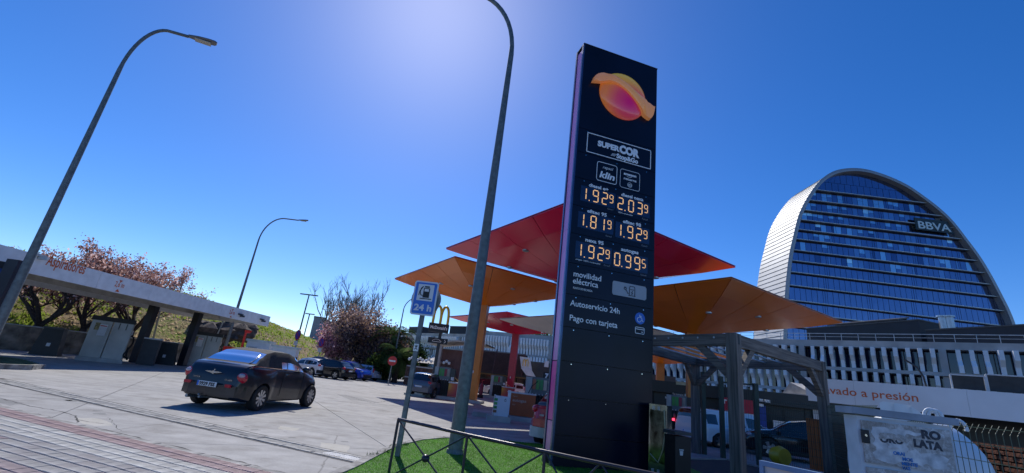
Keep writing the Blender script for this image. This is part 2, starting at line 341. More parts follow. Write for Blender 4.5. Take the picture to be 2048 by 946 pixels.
# pile of the artificial turf
random.seed(11); tf = M()
def inside(x, y):
    c = False; j = n-1
    for i in range(n):
        if (isl[i][1] > y) != (isl[j][1] > y) and x < (isl[j][0]-isl[i][0])*(y-isl[i][1])/(isl[j][1]-isl[i][1])+isl[i][0]: c = not c
        j = i
    return c
cnt = 0
while cnt < 42000:
    x, y = random.uniform(-2.3, 3.0), random.uniform(6.4, 13.4)
    if not inside(x, y): continue
    cnt += 1; a = random.uniform(0, pi); h = random.uniform(.014, .03); w_ = .006; lx, ly = random.uniform(-.015, .015), random.uniform(-.015, .015)
    tf.quad((x-w_*cos(a), y-w_*sin(a), .078), (x+w_*cos(a), y+w_*sin(a), .078), (x+lx, y+ly, .08+h))
tg = leafmat_('turf_blades', (.13, .33, .04), .3); obj('turf_pile', tf.mesh('turf_pile', tg), None, kind='stuff', label='short bright green artificial turf blades on the island', category='grass')
wd = M()
for (wx, wy) in [(-1.9, 9.3), (-1.82, 9.7), (-1.86, 10.0), (-1.75, 10.4), (.55, 12.95), (.3, 12.9), (-2.0, 8.9), (-.55, 10.6)]:
    for k in range(22):
        a = random.uniform(0, 2*pi); r = random.uniform(.02, .14); h = random.uniform(.02, .09); x, y = wx+r*cos(a), wy+r*sin(a); b = random.uniform(0, pi)
        wd.quad((x-.012*cos(b), y-.012*sin(b), .07), (x+.012*cos(b), y+.012*sin(b), .07), (x+random.uniform(-.04, .04), y+random.uniform(-.04, .04), .07+h))
obj('weeds', wd.mesh('weeds', mat('weed_green', (.10, .17, .03), .8)), None, kind='stuff', label='small green weeds along the kerb of the lawn', category='weeds')
# kerbed planting strip at the left edge
li = M(); li.prism([(-16.9, 17.3), (-17.4, 18.2), (-19.7, 19.7), (-24, 19.5), (-24, 14.5), (-17.0, 15.4)], (0, 0, -.02), (1, 0, 0), (0, 1, 0), (0, 0, .17)); struct('verge', li, mat('verge_grass', (.10, .14, .04), .95, var=.5, scale=5, bump=.6))
lk = obj('verge_kerb', None, kind='structure'); q = [(-17.0, 15.4), (-16.82, 17.3), (-17.35, 18.3), (-19.7, 19.85), (-24, 19.65)]
for a, b in zip(q, q[1:]):
    m = M(); m.beam((a[0], a[1], .07), (b[0], b[1], .07), .14, .2); obj('kerb_stone', m.mesh('kerb_stone', kerbm), lk)

# ================================================================ EMBANKMENT
def lerpt(tab, x):
    if x <= tab[0][0]: return tab[0][1:]
    for a, b in zip(tab, tab[1:]):
        if x <= b[0]:
            t = (x-a[0])/(b[0]-a[0]); return tuple(p+(q-p)*t for p, q in zip(a[1:], b[1:]))
    return tab[-1][1:]
HT = [(-100, 30, 50, 6), (-75, 33, 54, 6), (-47, 38.9, 60, 5.6), (-34, 44.5, 70, 4.4), (-27, 54, 88, 2.95), (-22, 64, 105, 1.85), (-17, 78, 120, 1.5), (-11, 100, 150, 1.1), (-7, 120, 170, .3)]
from mathutils import noise as mn
def hill(az, d):
    f, c, el = lerpt(HT, az); H = 1.65+c*tan(radians(el)); t = min(1, max(0, (d-f)/(c-f))); t2 = 1-(1-t)**1.6
    z = H*t2 + (.35*mn.noise(Vector((az*.3, d*.12, 0))) + .16*mn.noise(Vector((az*1.2, d*.5, 3))))*min(1, t*6)
    return z if d > f else -.3
hm = M(); az = -100; NR = 46; rows = []
while az <= -6.9:
    f, c, el = lerpt(HT, az); rr = []
    for j in range(NR):
        u = j/(NR-1); d = f-.6 + (c*1.3-f)*u**1.2 if j < NR-4 else c*1.3 + (j-NR+5)**2*16
        zz = hill(az, d) if j else -.3
        rr.append((d*sin(radians(az)), d*cos(radians(az)), zz))
    rows.append(rr); az += .45
for rr in rows: hm.v += rr
for i in range(len(rows)-1):
    for j in range(NR-1): hm.f.append((i*NR+j, (i+1)*NR+j, (i+1)*NR+j+1, i*NR+j+1))
def hillmat():
    m = bpy.data.materials.new('embankment'); m.use_nodes = True; N = m.node_tree.nodes; L = m.node_tree.links; b = N['Principled BSDF']; b.inputs['Roughness'].default_value = .95; b.inputs['Specular IOR Level'].default_value = .1
    g = N.new('ShaderNodeNewGeometry')
    def n_(s, d=8, r=.65):
        n = N.new('ShaderNodeTexNoise'); n.inputs['Scale'].default_value = s; n.inputs['Detail'].default_value = d; n.inputs['Roughness'].default_value = r; L.new(g.outputs['Position'], n.inputs['Vector']); return n
    r1 = N.new('ShaderNodeValToRGB'); r1.color_ramp.elements[0].position = .42; r1.color_ramp.elements[1].position = .58; r1.color_ramp.elements[0].color = (.36, .28, .18, 1); r1.color_ramp.elements[1].color = (.22, .30, .045, 1)
    L.new(n_(.16, 8, .7).outputs[0], r1.inputs[0])
    r2 = N.new('ShaderNodeValToRGB'); r2.color_ramp.elements[0].position = .34; r2.color_ramp.elements[1].position = .62; r2.color_ramp.elements[0].color = (.35, .33, .3, 1); r2.color_ramp.elements[1].color = (1.15, 1.1, 1, 1)
    L.new(n_(2.5, 8, .75).outputs[0], r2.inputs[0]); x = N.new('ShaderNodeMix'); x.data_type = 'RGBA'; x.blend_type = 'MULTIPLY'; x.inputs[0].default_value = 1; L.new(r1.outputs[0], x.inputs[6]); L.new(r2.outputs[0], x.inputs[7]); L.new(x.outputs[2], b.inputs['Base Color'])
    bp = N.new('ShaderNodeBump'); bp.inputs['Strength'].default_value = 1; bp.inputs['Distance'].default_value = .25; L.new(n_(1.6, 10, .75).outputs[0], bp.inputs['Height']); L.new(bp.outputs[0], b.inputs['Normal']); return m
struct('embankment', hm, hillmat(), smooth=True)
# tufts, clods and straw over the embankment
random.seed(5); gt = M(); st_ = M()
for k in range(16000):
    az = random.uniform(-66, -13); f, c, el = lerpt(HT, az); d = f+.2+(c-f)*1.05*random.random()**1.3; x, y, z = d*sin(radians(az)), d*cos(radians(az)), hill(az, d)
    pn_ = mn.noise(Vector((x*.16, y*.16, 0)))
    tgt = gt if pn_+random.uniform(-.35, .35) > -.02 else st_; h = random.uniform(.08, .38) if tgt is gt else random.uniform(.05, .2)
    for q in range(2):
        b = random.uniform(0, pi); w_ = random.uniform(.04, .16); tgt.quad((x-w_*cos(b), y-w_*sin(b), z-.05), (x+w_*cos(b), y+w_*sin(b), z-.05), (x+random.uniform(-.2, .2), y+random.uniform(-.2, .2), z+h))
obj('grass_tufts', gt.mesh('grass_tufts', leafmat_('hill_grass', (.30, .38, .06), .35)), None, kind='stuff', label='yellow green grass tufts over the bank behind the vacuums', category='grass')
obj('dry_litter', st_.mesh('dry_litter', leafmat_('straw', (.55, .43, .28), .35)), None, kind='stuff', label='dry straw and clods over the bank behind the vacuums', category='litter')
# rocky outcrop
rk = M(); random.seed(9)
for k in range(26):
    t = k/25; p = sd(395+95*t, 672-2*t+random.uniform(-6, 6), 52+3*t); r = random.uniform(.7, 1.3)
    b = len(rk.v)
    rk.ball((0, 0, 0), r, 7, 5, (1.3, 1, .9))
    for i in range(b, len(rk.v)):
        v = Vector(rk.v[i]); v *= 1+.5*mn.noise(v*1.4+Vector((k*3, 0, 0))); rk.v[i] = tuple(v*.9+p+Vector((0, 0, .3)))
solo('rock_outcrop', rk, mat('dark_rock', (.11, .085, .07), .95, var=.4, scale=2, bump=.8), 'dark brown broken rock outcrop in the grassy bank beside the lamp post', 'rock')
# retaining wall
rw = thing('retaining_wall', 'low weathered concrete wall behind the car vacuums at the foot of the bank', 'wall', (-31.5, 15, 0)); a, b = Vector((-31.5, 15, 0)), Vector((-24.0, 39.5, 0)); d = (b-a).normalized(); L_ = (b-a).length; k = 0
for row in range(3):
    x = 0 if row % 2 else -.9
    while x < L_:
        l = min(1.8, L_-x); s0 = max(0, x)
        m = M(); m.beam(d*(s0+.01)+Vector((0, 0, .23+.45*row)), d*(x+l-.01)+Vector((0, 0, .23+.45*row)), .32+random.uniform(-.01, .01), .44); part('block', m, mat('wall_block', (.24, .21, .17), .95, var=.35, scale=2, bump=.5), rw); x += 1.8
m = M(); m.beam(d*0+Vector((0, 0, 1.40)), d*L_+Vector((0, 0, 1.40)), .4, .07); part('coping', m, concrete_l, rw)
# ================================================================ FORECOURT CANOPIES
def canopy(cx, cy, z, th, s, zap, mt, colm, label, colwide=.62, lights=True):
    t = thing('forecourt_canopy', label, 'canopy', (cx, cy, 0), -radians(th), 'faceted petrol station canopies')
    # local frame: corners on the axes
    C = [Vector((0, -s, z)), Vector((s, 0, z)), Vector((0, s, z)), Vector((-s, 0, z))]; ap = .35; A_ = [Vector((0, -ap, zap)), Vector((ap, 0, zap)), Vector((0, ap, zap)), Vector((-ap, 0, zap))]
    K = [c*.80 for c in C]
    for i in range(4): K[i] = C[i].lerp(A_[i], .22); K[i].z = z-.28*(z-zap)*1.0
    pm = mt
    nb = 4
    for i in range(4):
        a, b, ka, kb, aa, ab = C[i], C[(i+1) % 4], K[i], K[(i+1) % 4], A_[i], A_[(i+1) % 4]
        # outer band in panels, then the sloping inner field in panels; 8 mm joints
        for k in range(nb):
            t0, t1 = k/nb+.0018, (k+1)/nb-.0018
            ma, mb = ka.lerp(aa, .46), kb.lerp(ab, .46)
            for (p0, p1, q0, q1) in ((a, b, ka, kb), (ka, kb, ma, mb), (ma, mb, aa, ab)):
                P = [p0.lerp(p1, t0), p0.lerp(p1, t1), q0.lerp(q1, t1), q0.lerp(q1, t0)]; cen = sum(P, Vector())/4; P = [cen+(v-cen)*.998 for v in P]
                nrm = (P[1]-P[0]).cross(P[3]-P[0]).normalized(); up = nrm if nrm.z > 0 else -nrm
                m = M(); b0 = len(m.v); m.v += [tuple(v) for v in P]+[tuple(v+up*.04) for v in P]
                m.f += [(3, 2, 1, 0), (4, 5, 6, 7), (0, 1, 5, 4), (1, 2, 6, 5), (2, 3, 7, 6), (3, 0, 4, 7)]
                part('soffit_panel', m, pm, t)
    # dark backing above the panels and the flat roof
    m = M(); up = Vector((0, 0, .06))
    for i in range(4):
        j = (i+1) % 4; m.quad(C[i]*.998+up, C[j]*.998+up, K[j]+up, K[i]+up); m.quad(K[i]+up, K[j]+up, A_[j]+up, A_[i]+up)
    part('backing', m, black, t)
    m = M(); m.prism([(c.x, c.y) for c in C], (0, 0, z+.062), (1, 0, 0), (0, 1, 0), (0, 0, .03)); part('roof', m, colm, t)
    if lights:
        for (lx, ly) in ((0, -.5), (.34, -.34), (-.34, -.34), (-.5, 0), (.5, 0), (.2, .45), (-.2, .45)):
            f = abs(lx)+abs(ly); 
            fK = .797; zK = z-.28*(z-zap); zz = zK+(zap-zK)*(fK-f)/(fK-.35/s)-.0
            m = M(); m.lathe((lx*s, ly*s, zz-.03), [(.15, .06), (.15, 0), (.11, -.015), (.10, .01)], 14); o = part('downlight', m, alu, t)
            m = M(); m.lathe((lx*s, ly*s, zz-.026), [(.095, 0), (.09, .004)], 12); part('lens', m, mat('lamp_lens', (.16, .16, .15), .2), o)
    m = M(); w_ = colwide
    m.v = [(-w_/2, -.26, 0), (w_/2, -.26, 0), (w_/2, .26, 0), (-w_/2, .26, 0), (-w_/2*1.05, -.3, zap-.3), (w_/2*1.05, -.3, zap-.3), (w_/2*1.05, .3, zap-.3), (-w_/2*1.05, .3, zap-.3),
           (-ap, -ap*1.0, zap+.25), (ap, -ap, zap+.25), (ap, ap, zap+.25), (-ap, ap, zap+.25)]
    m.f = [(0, 1, 5, 4), (1, 2, 6, 5), (2, 3, 7, 6), (3, 0, 4, 7), (4, 5, 9, 8), (5, 6, 10, 9), (6, 7, 11, 10), (7, 4, 8, 11), (3, 2, 1, 0)]
    part('column', m, colm, t)
    m = M(); m.box((0, 0, .08), (w_+.9, 1.1, .17), taper=.97); part('plinth', m, concrete_l, t)
    m = M(); m.box((-.05, -.285, 1.9), (.07, .02, .16)); part('column_plate', m, whitep, t)
    return t
orange_c = mat('orange_column', (.62, .19, .015), .35, var=.05); red_c = mat('crimson_column', (.50, .012, .05), .3, var=.05)
canopy(-1.35, 30.5, 7.72, 13.5, 7.1, 6.3, orange_s, orange_c, 'orange faceted canopy left of the price totem, on a slanting orange column')
canopy(3.65, 21.5, 7.97, 12, 7.3, 6.6, red_s, red_c, 'large crimson canopy behind the price totem, nearest and highest of the canopies')
canopy(11.0, 25.4, 6.75, 12, 7.85, 5.35, orange_s, orange_c, 'wide orange canopy right of the totem, over the timber pergola')
canopy(1.55, 43.6, 6.95, 10, 7.0, 5.95, red_s, red_c, 'small far crimson canopy beyond the autogas pump, on a crimson column')
canopy(6.9, 34.6, 6.2, 10, 7.2, 5.0, white_s, mat('grey_column', (.45, .45, .45), .5), 'pale grey canopy tucked in front of the far crimson one')
canopy(14.6, 40.5, 5.7, 10, 6.8, 4.6, orange_s, orange_c, 'distant orange canopy seen low behind the pergola, next to the totem')

# ================================================================ PRICE TOTEM
TO = Vector((1.38, 10.0, 0)); TA = radians(73.81); TD = Vector((sin(TA), cos(TA), 0)); TW = 2.38; THt = 10.85
tot = thing('price_totem', 'tall navy petrol price totem with pink edge strip and orange planet emblem', 'sign', TO, atan2(TD.y, TD.x))
seams = [0.0, .68, 1.45, 2.2, 2.95, 3.70, 4.45, 5.20, 5.94, 6.70, 7.44, 8.14, THt]
for a, b in zip(seams, seams[1:]):
    m = M(); m.box((TW/2, .035, (a+b)/2), (TW-.02, .05, b-a-.012)); p = part('front_panel', m, navy, tot)
    if a > .5 and b < 8.2:
        mm = M()
        for sx in (.28, TW/2, TW-.28): mm.lathe((sx, .008, b-.06), [(.012, .003), (.012, -.004)], 8, 'Y')
        part('screws', mm, chrome, p)
m = M(); m.box((TW/2, .245, THt/2), (TW-.06, .37, THt-.02)); part('core', m, black, tot)
m = M(); m.box((-.008, .045, THt/2), (.05, .07, THt)); m.box((-.012, .42, THt/2), (.055, .07, THt)); part('edge_rail', m, mat('edge_rail', (.06, .10, .20), .25, metal=.5), tot)
for a, b, c in ((0.35, .93, (.85, .28, .52)), (.95, 2.18, (.85, .06, .36)), (2.2, 5.3, (.75, .24, .55)), (5.31, THt-.15, (.70, .24, .58))):
    m = M(); m.box((-.004, .235, (a+b)/2), (.03, .26, b-a)); part('light_strip', m, mat('pink_strip_%.2f' % a, c, .3, var=.04), tot)
m = M(); m.box((TW-.01, .235, THt/2), (.04, .44, THt-.004)); part('edge_panel', m, navy, tot)
m = M(); m.box((TW/2, .235, THt+.012), (TW+.04, .47, .02)); part('cap', m, darkgrey, tot)
m = M(); m.box((TW/2, .44, THt/2), (TW-.07, .03, THt-.05)); part('rear_panel', m, navy, tot)
X, Z, Yn = (1, 0, 0), (0, 0, 1), -.008     # face coordinates: x along, z up, y just proud of the face
FY = .0085
def tt(s, x, z, size, m=white_t, **kw): return text(s, size, m, tot, (x, FY, z), X, Z, **kw)
def frame(x0, z0, x1, z1, t, mt, r=0., name='frame'):
    m = M()
    if r == 0:
        for c, d in ((((x0+x1)/2, z0), (x1-x0, t)), (((x0+x1)/2, z1), (x1-x0, t)), ((x0, (z0+z1)/2), (t, z1-z0-t)), ((x1, (z0+z1)/2), (t, z1-z0-t))): m.box((c[0], .006, c[1]), (d[0], .006, d[1]))
    else:
        pts = []
        for cx, cz, a0 in ((x1-r, z1-r, 0), (x0+r, z1-r, 90), (x0+r, z0+r, 180), (x1-r, z0+r, 270)):
            for k in range(6): a = radians(a0+18*k); pts.append((cx+r*cos(a), cz+r*sin(a), cos(a), sin(a)))
        n = len(pts)
        for i in range(n):
            a, b = pts[i], pts[(i+1) % n]; m.quad((a[0], .004, a[1]), (b[0], .004, b[1]), (b[0]-b[2]*t, .004, b[1]-b[3]*t), (a[0]-a[2]*t, .004, a[1]-a[3]*t))
    return part(name, m, mt, tot)
def icon(strokes, m_, th, name='pictogram', y=.003, parent=None, closed=()):
    m = M()
    for s_ in strokes:
        for a, b in zip(s_, s_[1:]):
            a, b = Vector((a[0], y, a[1])), Vector((b[0], y, b[1])); m.beam(a, b, th, .004, up=(0, 1, 0)) if (b-a).length > 1e-5 else None
    return part(name, m, m_, parent or tot)
# planet emblem: a sphere with a swept ring band, yellow over orange to magenta
def emblemmat():
    m = bpy.data.materials.new('planet_emblem'); m.use_nodes = True; N = m.node_tree.nodes; L = m.node_tree.links; b = N['Principled BSDF']; b.inputs['Roughness'].default_value = .18; b.inputs['Coat Weight'].default_value = .4
    tc = N.new('ShaderNodeTexCoord'); mp = N.new('ShaderNodeMapping'); mp.inputs['Location'].default_value = (-1.27, 0, -9.50); L.new(tc.outputs['Object'], mp.inputs[0])
    sx = N.new('ShaderNodeSeparateXYZ'); L.new(mp.outputs[0], sx.inputs[0])
    # vertical blend plus radial magenta centre low on the globe
    v = N.new('ShaderNodeVectorMath'); v.operation = 'DISTANCE'; L.new(mp.outputs[0], v.inputs[0]); v.inputs[1].default_value = (.12, -.3, -.28)
    r1 = N.new('ShaderNodeValToRGB'); e = r1.color_ramp.elements; e[0].position = .12; e[0].color = (.55, .0, .13, 1); e[1].position = .75; e[1].color = (.72, .19, .04, 1)
    x = r1.color_ramp.elements.new(.42); x.color = (.62, .05, .10, 1)
    L.new(v.outputs['Value'], r1.inputs[0])
    mr = N.new('ShaderNodeMapRange'); mr.inputs['From Min'].default_value = .12; mr.inputs['From Max'].default_value = .62; L.new(sx.outputs[2], mr.inputs[0])
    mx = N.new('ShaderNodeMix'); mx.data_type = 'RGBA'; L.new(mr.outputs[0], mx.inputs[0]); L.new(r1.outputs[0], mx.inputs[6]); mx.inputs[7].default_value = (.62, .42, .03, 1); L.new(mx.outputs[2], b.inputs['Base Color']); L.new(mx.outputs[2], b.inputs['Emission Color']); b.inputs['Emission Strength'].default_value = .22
    return m
em = emblemmat(); emb = part('planet_emblem', M().lathe((1.27, .0, 9.50), [(max(.002, .735*cos(a_)), -.21*sin(a_)) for a_ in [radians(k*9) for k in range(0, 11)]], 40, 'Y'), em, tot, smooth=True)
def lerpcurve(P, n):   # Catmull-Rom
    out = []; P = [P[0]]+P+[P[-1]]
    for i in range(1, len(P)-2):
        p0, p1, p2, p3 = [Vector(q) for q in P[i-1:i+3]]
        for k in range(n):
            t = k/n; out.append(.5*((2*p1)+(-p0+p2)*t+(2*p0-5*p1+4*p2-p3)*t*t+(-p0+3*p1-3*p2+p3)*t**3))
    out.append(Vector(P[-1])); return out
# ring as a closed outline in face coordinates (x,z): sweeps out upper left, crosses, drops lower right
up_ = lerpcurve([(.36, 9.60), (.45, 9.86), (.68, 10.02), (.95, 9.98), (1.3, 9.84), (1.6, 9.68), (1.9, 9.56), (2.18, 9.52), (2.33, 9.40)], 5)
lo_ = lerpcurve([(2.33, 9.40), (2.30, 9.16), (2.2, 8.98), (1.98, 9.06), (1.7, 9.28), (1.35, 9.53), (1.0, 9.70), (.68, 9.68), (.36, 9.60)], 5)
m = M(); nU = 24
def samp(P, t): t *= len(P)-1; i = min(int(t), len(P)-2); return P[i].lerp(P[i+1], t-i)
for i in range(nU+1):
    t = i/nU; a, b = samp(up_, t), samp(lo_, 1-t)
    for s_, ex in ((0, None), (.04, .045), (.3, .09), (.65, .10), (.97, .075), (1, None)):
        q = a.lerp(b, s_); rr_ = min(1, sqrt((q.x-1.36)**2+(q.y-9.5)**2)/.72); sph = .20*sqrt(max(0, 1-rr_*rr_)); wing = .05*max(0, min(1, (rr_-.6)/.4))
        m.v.append((q.x, -.01 if ex is None and rr_ > .97 else -(sph-.01 if ex is None else sph+wing+ex), q.y))
for i in range(nU):
    for k in range(5): m.f.append((i*6+k, (i+1)*6+k, (i+1)*6+k+1, i*6+k+1))
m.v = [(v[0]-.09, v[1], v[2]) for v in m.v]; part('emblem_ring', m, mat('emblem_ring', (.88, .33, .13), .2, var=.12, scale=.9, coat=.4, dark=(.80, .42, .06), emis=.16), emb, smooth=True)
# shop name box
frame(.29, 7.50, 2.22, 8.06, .022, white_t); tt('SUPER', .60, 7.76, .215, bold=.012, fitw=.66); tt('COR', 1.25, 7.745, .31, bold=.02, fitw=.62); tt('Stop&Go', 1.17, 7.555, .185, bold=.008, fitw=.66)
icon([[(1.02, 7.615), (1.15, 7.625)], [(1.0, 7.585), (1.12, 7.592)], [(1.04, 7.645), (1.20, 7.655)]], white_t, .012, name='speed_lines', y=FY)
frame(.61, 6.76, 1.21, 7.31, .016, white_t, r=.07); tt('repsol', .78, 7.14, .115, fitw=.30, shear=.2); tt('klin', .69, 6.87, .25, bold=.008, fitw=.45, shear=.2)
frame(1.30, 6.74, 1.90, 7.28, .012, white_t, r=.07); tt('amazon', 1.41, 7.13, .10, bold=.004, fitw=.38); tt('returns', 1.41, 6.99, .10, bold=.002, fitw=.38)
sm = [(1.50+.02*k, 7.105-.018*sin(pi*k/8)) for k in range(9)]; icon([sm, [(1.60, 6.875+.06*0), (1.60, 6.90)], [(1.6+.065*cos(radians(a)), 6.865+.065*sin(radians(a))) for a in range(0, 361, 24)], [(1.56, 6.885), (1.60, 6.87), (1.64, 6.885)], [(1.56, 6.885), (1.565, 6.84), (1.60, 6.825), (1.64, 6.84), (1.64, 6.885)], [(1.60, 6.87), (1.60, 6.825)]], white_t, .009, y=FY)
# price rows
led = mat('led_amber', (1.0, .55, .22), .5, var=.02, emis=.6); scr = mat('display_glass', (.015, .03, .085), .15, var=.1)
SEG = {'0': 'abcdef', '1': 'bc', '2': 'abged', '3': 'abgcd', '5': 'afgcd', '8': 'abcdefg', '9': 'abcdfg'}
def digit(m, ch, x, z, w_, h, t):
    P = {'a': ((0, 1), (1, 1)), 'b': ((1, 1), (1, .5)), 'c': ((1, .5), (1, 0)), 'd': ((0, 0), (1, 0)), 'e': ((0, .5), (0, 0)), 'f': ((0, 1), (0, .5)), 'g': ((0, .5), (1, .5))}
    for s_ in SEG[ch]:
        a, b = P[s_]; a, b = Vector((x+a[0]*w_, FY-.002, z+a[1]*h)), Vector((x+b[0]*w_, FY-.002, z+b[1]*h)); d = (b-a).normalized()*t*.5; m.beam(a+d, b-d, t, .005, up=(0, 1, 0))
def price(x0, z0, s, last):
    m = M(); m.box((x0+.48, .008, z0+.17), (.99, .006, .42)); part('price_display', m, scr, tot)
    m = M(); x = x0+.10; first = True
    for i, c in enumerate(s): m = M(); digit(m, c, x0+(.0, .31, .57)[i]+(.03 if c != '1' else 0), z0+.02, .14, .31, .026); part('digit', m, led, tot)
    m = M(); digit(m, last, x0+.81, z0+.10, .095, .21, .02); part('digit', m, led, tot); m = M(); m.box((x0+.235, FY-.002, z0+.015), (.026, .005, .026)); part('decimal_point', m, led, tot)
for (x0, z0, s, l) in ((.22, 6.13, '192', '9'), (1.25, 6.10, '203', '9'), (.20, 5.42, '181', '9'), (1.25, 5.38, '192', '9'), (.19, 4.64, '192', '9'), (1.22, 4.60, '099', '5')): price(x0, z0, s, l)
for s, x, z, wd_ in (('diesel e+', .42, 6.53, .56), ('diesel nexa', 1.36, 6.50, .66), ('efitec 95', .42, 5.82, .55), ('efitec 98', 1.44, 5.77, .53), ('nexa 95', .42, 5.06, .50), ('autogas', 1.42, 5.02, .50)): tt(s, x, z, .125, bold=.004, fitw=wd_)
dim = mat('dim_lettering', (.28, .3, .34), .5)
for x, z in ((.98, 6.03), (2.0, 5.99), (.97, 5.30), (2.0, 5.26), (.96, 4.54), (1.99, 4.49)): tt('Euros/l', x, z, .06, dim)
tt('100% renewable', 1.28, 6.01, .055, fitw=.42); tt('origen 100% renewable', .20, 4.545, .055, fitw=.66)
tt('movilidad', .17, 4.14, .19, bold=.002, fitw=.73); tt('eléctrica', .17, 3.97, .19, bold=.002, fitw=.66); tt('PUNTO DE RECARGA', .19, 3.84, .07, fitw=.50)
m = M(); m.prism([(1.25, 3.88), (1.22, 3.92), (1.22, 4.18), (1.25, 4.22), (2.13, 4.22), (2.17, 4.18), (2.17, 3.92), (2.13, 3.88)], (0, .0, 0), X, Z, (0, .012, 0)); pl = part('grey_plate', m, mat('plate_grey', (.40, .42, .46), .5, var=.03), tot)
icon([[(1.66, 3.93), (1.86, 3.93)], [(1.69, 3.93), (1.69, 4.13), (1.71, 4.16), (1.82, 4.16), (1.84, 4.13), (1.84, 3.93)], [(1.71, 4.08), (1.82, 4.08)], [(1.78, 4.05), (1.745, 4.0), (1.785, 4.0), (1.75, 3.95)], [(1.69, 3.99), (1.64, 3.97), (1.62, 4.02), (1.58, 4.05)], [(1.54, 4.06), (1.60, 4.06), (1.60, 4.10), (1.54, 4.10), (1.54, 4.06)], [(1.555, 4.10), (1.555, 4.13)], [(1.585, 4.10), (1.585, 4.13)]], navy, .014, y=-.004, parent=pl)
tt('Autoservicio 24h', .15, 3.44, .19, bold=.002, fitw=1.30); tt('Pago con tarjeta', .15, 3.10, .19, bold=.002, fitw=1.24)
m = M().lathe((2.01, .008, 3.42), [(.14, .004), (.14, -.003)], 28, 'Y'); pl = part('blue_disc', m, mat('sign_blue', (.03, .16, .62), .4, var=.02), tot)
icon([[(2.0, 3.51), (2.0, 3.44), (2.05, 3.44), (2.07, 3.37), (2.10, 3.36)], [(2.0, 3.47), (2.05, 3.47)], [(1.985+.055*cos(radians(a)), 3.385+.055*sin(radians(a))) for a in range(100, 380, 20)]], white_t, .013, y=.003, parent=pl)
frame(1.88, 3.05, 2.14, 3.21, .014, white_t, r=.03); icon([[(1.89, 3.16), (2.13, 3.16)], [(2.06, 3.10), (2.10, 3.10)]], white_t, .016, y=FY)

# ================================================================ LAMPS
def streetlamp(loc, az_dir, H, label, r0=.12, r1=.045, arm=2.3, rise=1.7, mt=steel_l, name='street_lamp', head=True, tip=None):
    t = thing(name, label, 'street lamp', loc, 0, 'curved arm street lamps'); d = Vector((cos(az_dir), sin(az_dir), 0)); zb = H-rise-.2
    m = M(); m.tube([(0, 0, 0), (0, 0, zb*.5), (0, 0, zb)], [r0, (r0+r1)*.52, r1*1.15], 16); part('pole', m, mt, t, smooth=True)
    m = M(); pts = [(0, 0, zb-.02)]; 
    for k in range(1, 13):
        a = k/12*pi/2; pts.append(tuple(d*arm*.62*(1-cos(a))+Vector((0, 0, zb+rise*sin(a)))))
    pts.append(tuple(d*arm+Vector((0, 0, H-.12)))); m.tube(pts, [r1*1.15]+[r1]*13, 12); part('arm', m, mt, t, smooth=True)
    m = M(); b = d*arm+Vector((0, 0, H-.10)); side = Vector((-d.y, d.x, 0)); e1 = b+d*.85+Vector((0, 0, .07))
    n = 8; prof = [(-.02, .05), (.1, .09), (.3, .15), (.6, .17), (.8, .14), (.86, .05)]
    for (x, w_) in prof:
        for (u, z) in ((-1, 0), (-.8, .05), (.8, .05), (1, 0), (.8, -.035), (-.8, -.035)): m.v.append(tuple(b+d*x+side*u*w_+Vector((0, 0, z+.16*x))))
    for i in range(len(prof)-1):
        for k in range(6): m.f.append((i*6+k, i*6+(k+1) % 6, (i+1)*6+(k+1) % 6, (i+1)*6+k))
    m.f.append(tuple(range(5, -1, -1))); m.f.append(tuple(30+k for k in range(6))); hd = part('head', m, mat('lamp_head', (.20, .20, .20), .5, metal=.3), t)
    m = M(); m.box(b+d*.45+Vector((0, 0, -.005)), (.5, .24, .03), rz=az_dir, ry=-.08); part('diffuser', m, mat('lamp_glass', (.42, .40, .34), .3), hd)
    m = M(); m.box((0, 0, .04), (.42, .42, .05)); m.lathe((0, 0, 0), [(r0*1.25, .04), (r0*1.1, .16)], 14); part('base_plate', m, mt, t)
    m = M(); m.box((0, -r0*.93, .95), (.10, .03, .28)); part('access_door', m, mt, t)
    return t
streetlamp((-14.0, 13.0, 0), atan2(.5, .87), 12.45, 'tall grey curved street lamp at the far left edge, its head against the sky', r0=.13, r1=.055, arm=1.35, rise=2.1)
streetlamp((-.64, 10.13, 0), atan2(.12, -1), 12.7, 'nearest street lamp, a speckled galvanised pole rising from the lawn beside the totem', r0=.155, r1=.062, arm=2.6, rise=2.2)
p = sd(452, 690, 47); p.z = 0
streetlamp(p, atan2(.25, 1), 14.2, 'middle distance street lamp rising behind the vacuum canopy and the black car', r0=.15, r1=.06, arm=2.9, rise=2.6)
p = sd(782, 750, 50); p.z = 0; streetlamp(p, atan2(.1, 1), 9.4, 'slim street lamp with a round bent arm behind the twenty four hour sign', r0=.10, r1=.05, arm=2.6, rise=1.6)
p = sd(592, 690, 72); t = thing('twin_lamp', 'thin post with a flat twin head above the bank, beyond the parked cars', 'street lamp', (p.x, p.y, 0)); hh = 1.65+72*tan(radians(6.75))
m = M(); m.tube([(0, 0, 0), (0, 0, hh)], [.14, .09], 8); part('pole', m, darkgrey, t); m = M(); m.box((0, 0, hh+.05), (2.6, .3, .14)); part('head', m, darkgrey, t)
for (x0, y0, x1, y1, D, lb, hw) in ((359, 583, 367, 552, 95, 'tiny far lamp post seen above the vacuum canopy lettering', .9), (611, 660, 620, 628, 120, 'tiny far lamp post left of the grey block on the hill', 2.2)):
    p = sd(x0, y0, D); q = sd(x1, y1, D); t = thing('far_lamp', lb, 'street lamp', (p.x, p.y, 0)); m = M(); m.tube([(0, 0, 0), (0, 0, q.z)], .13, 6); part('pole', m, darkgrey, t)
    m = M(); m.box((.1, 0, q.z), (hw, .3, .22)); part('head', m, darkgrey, t)

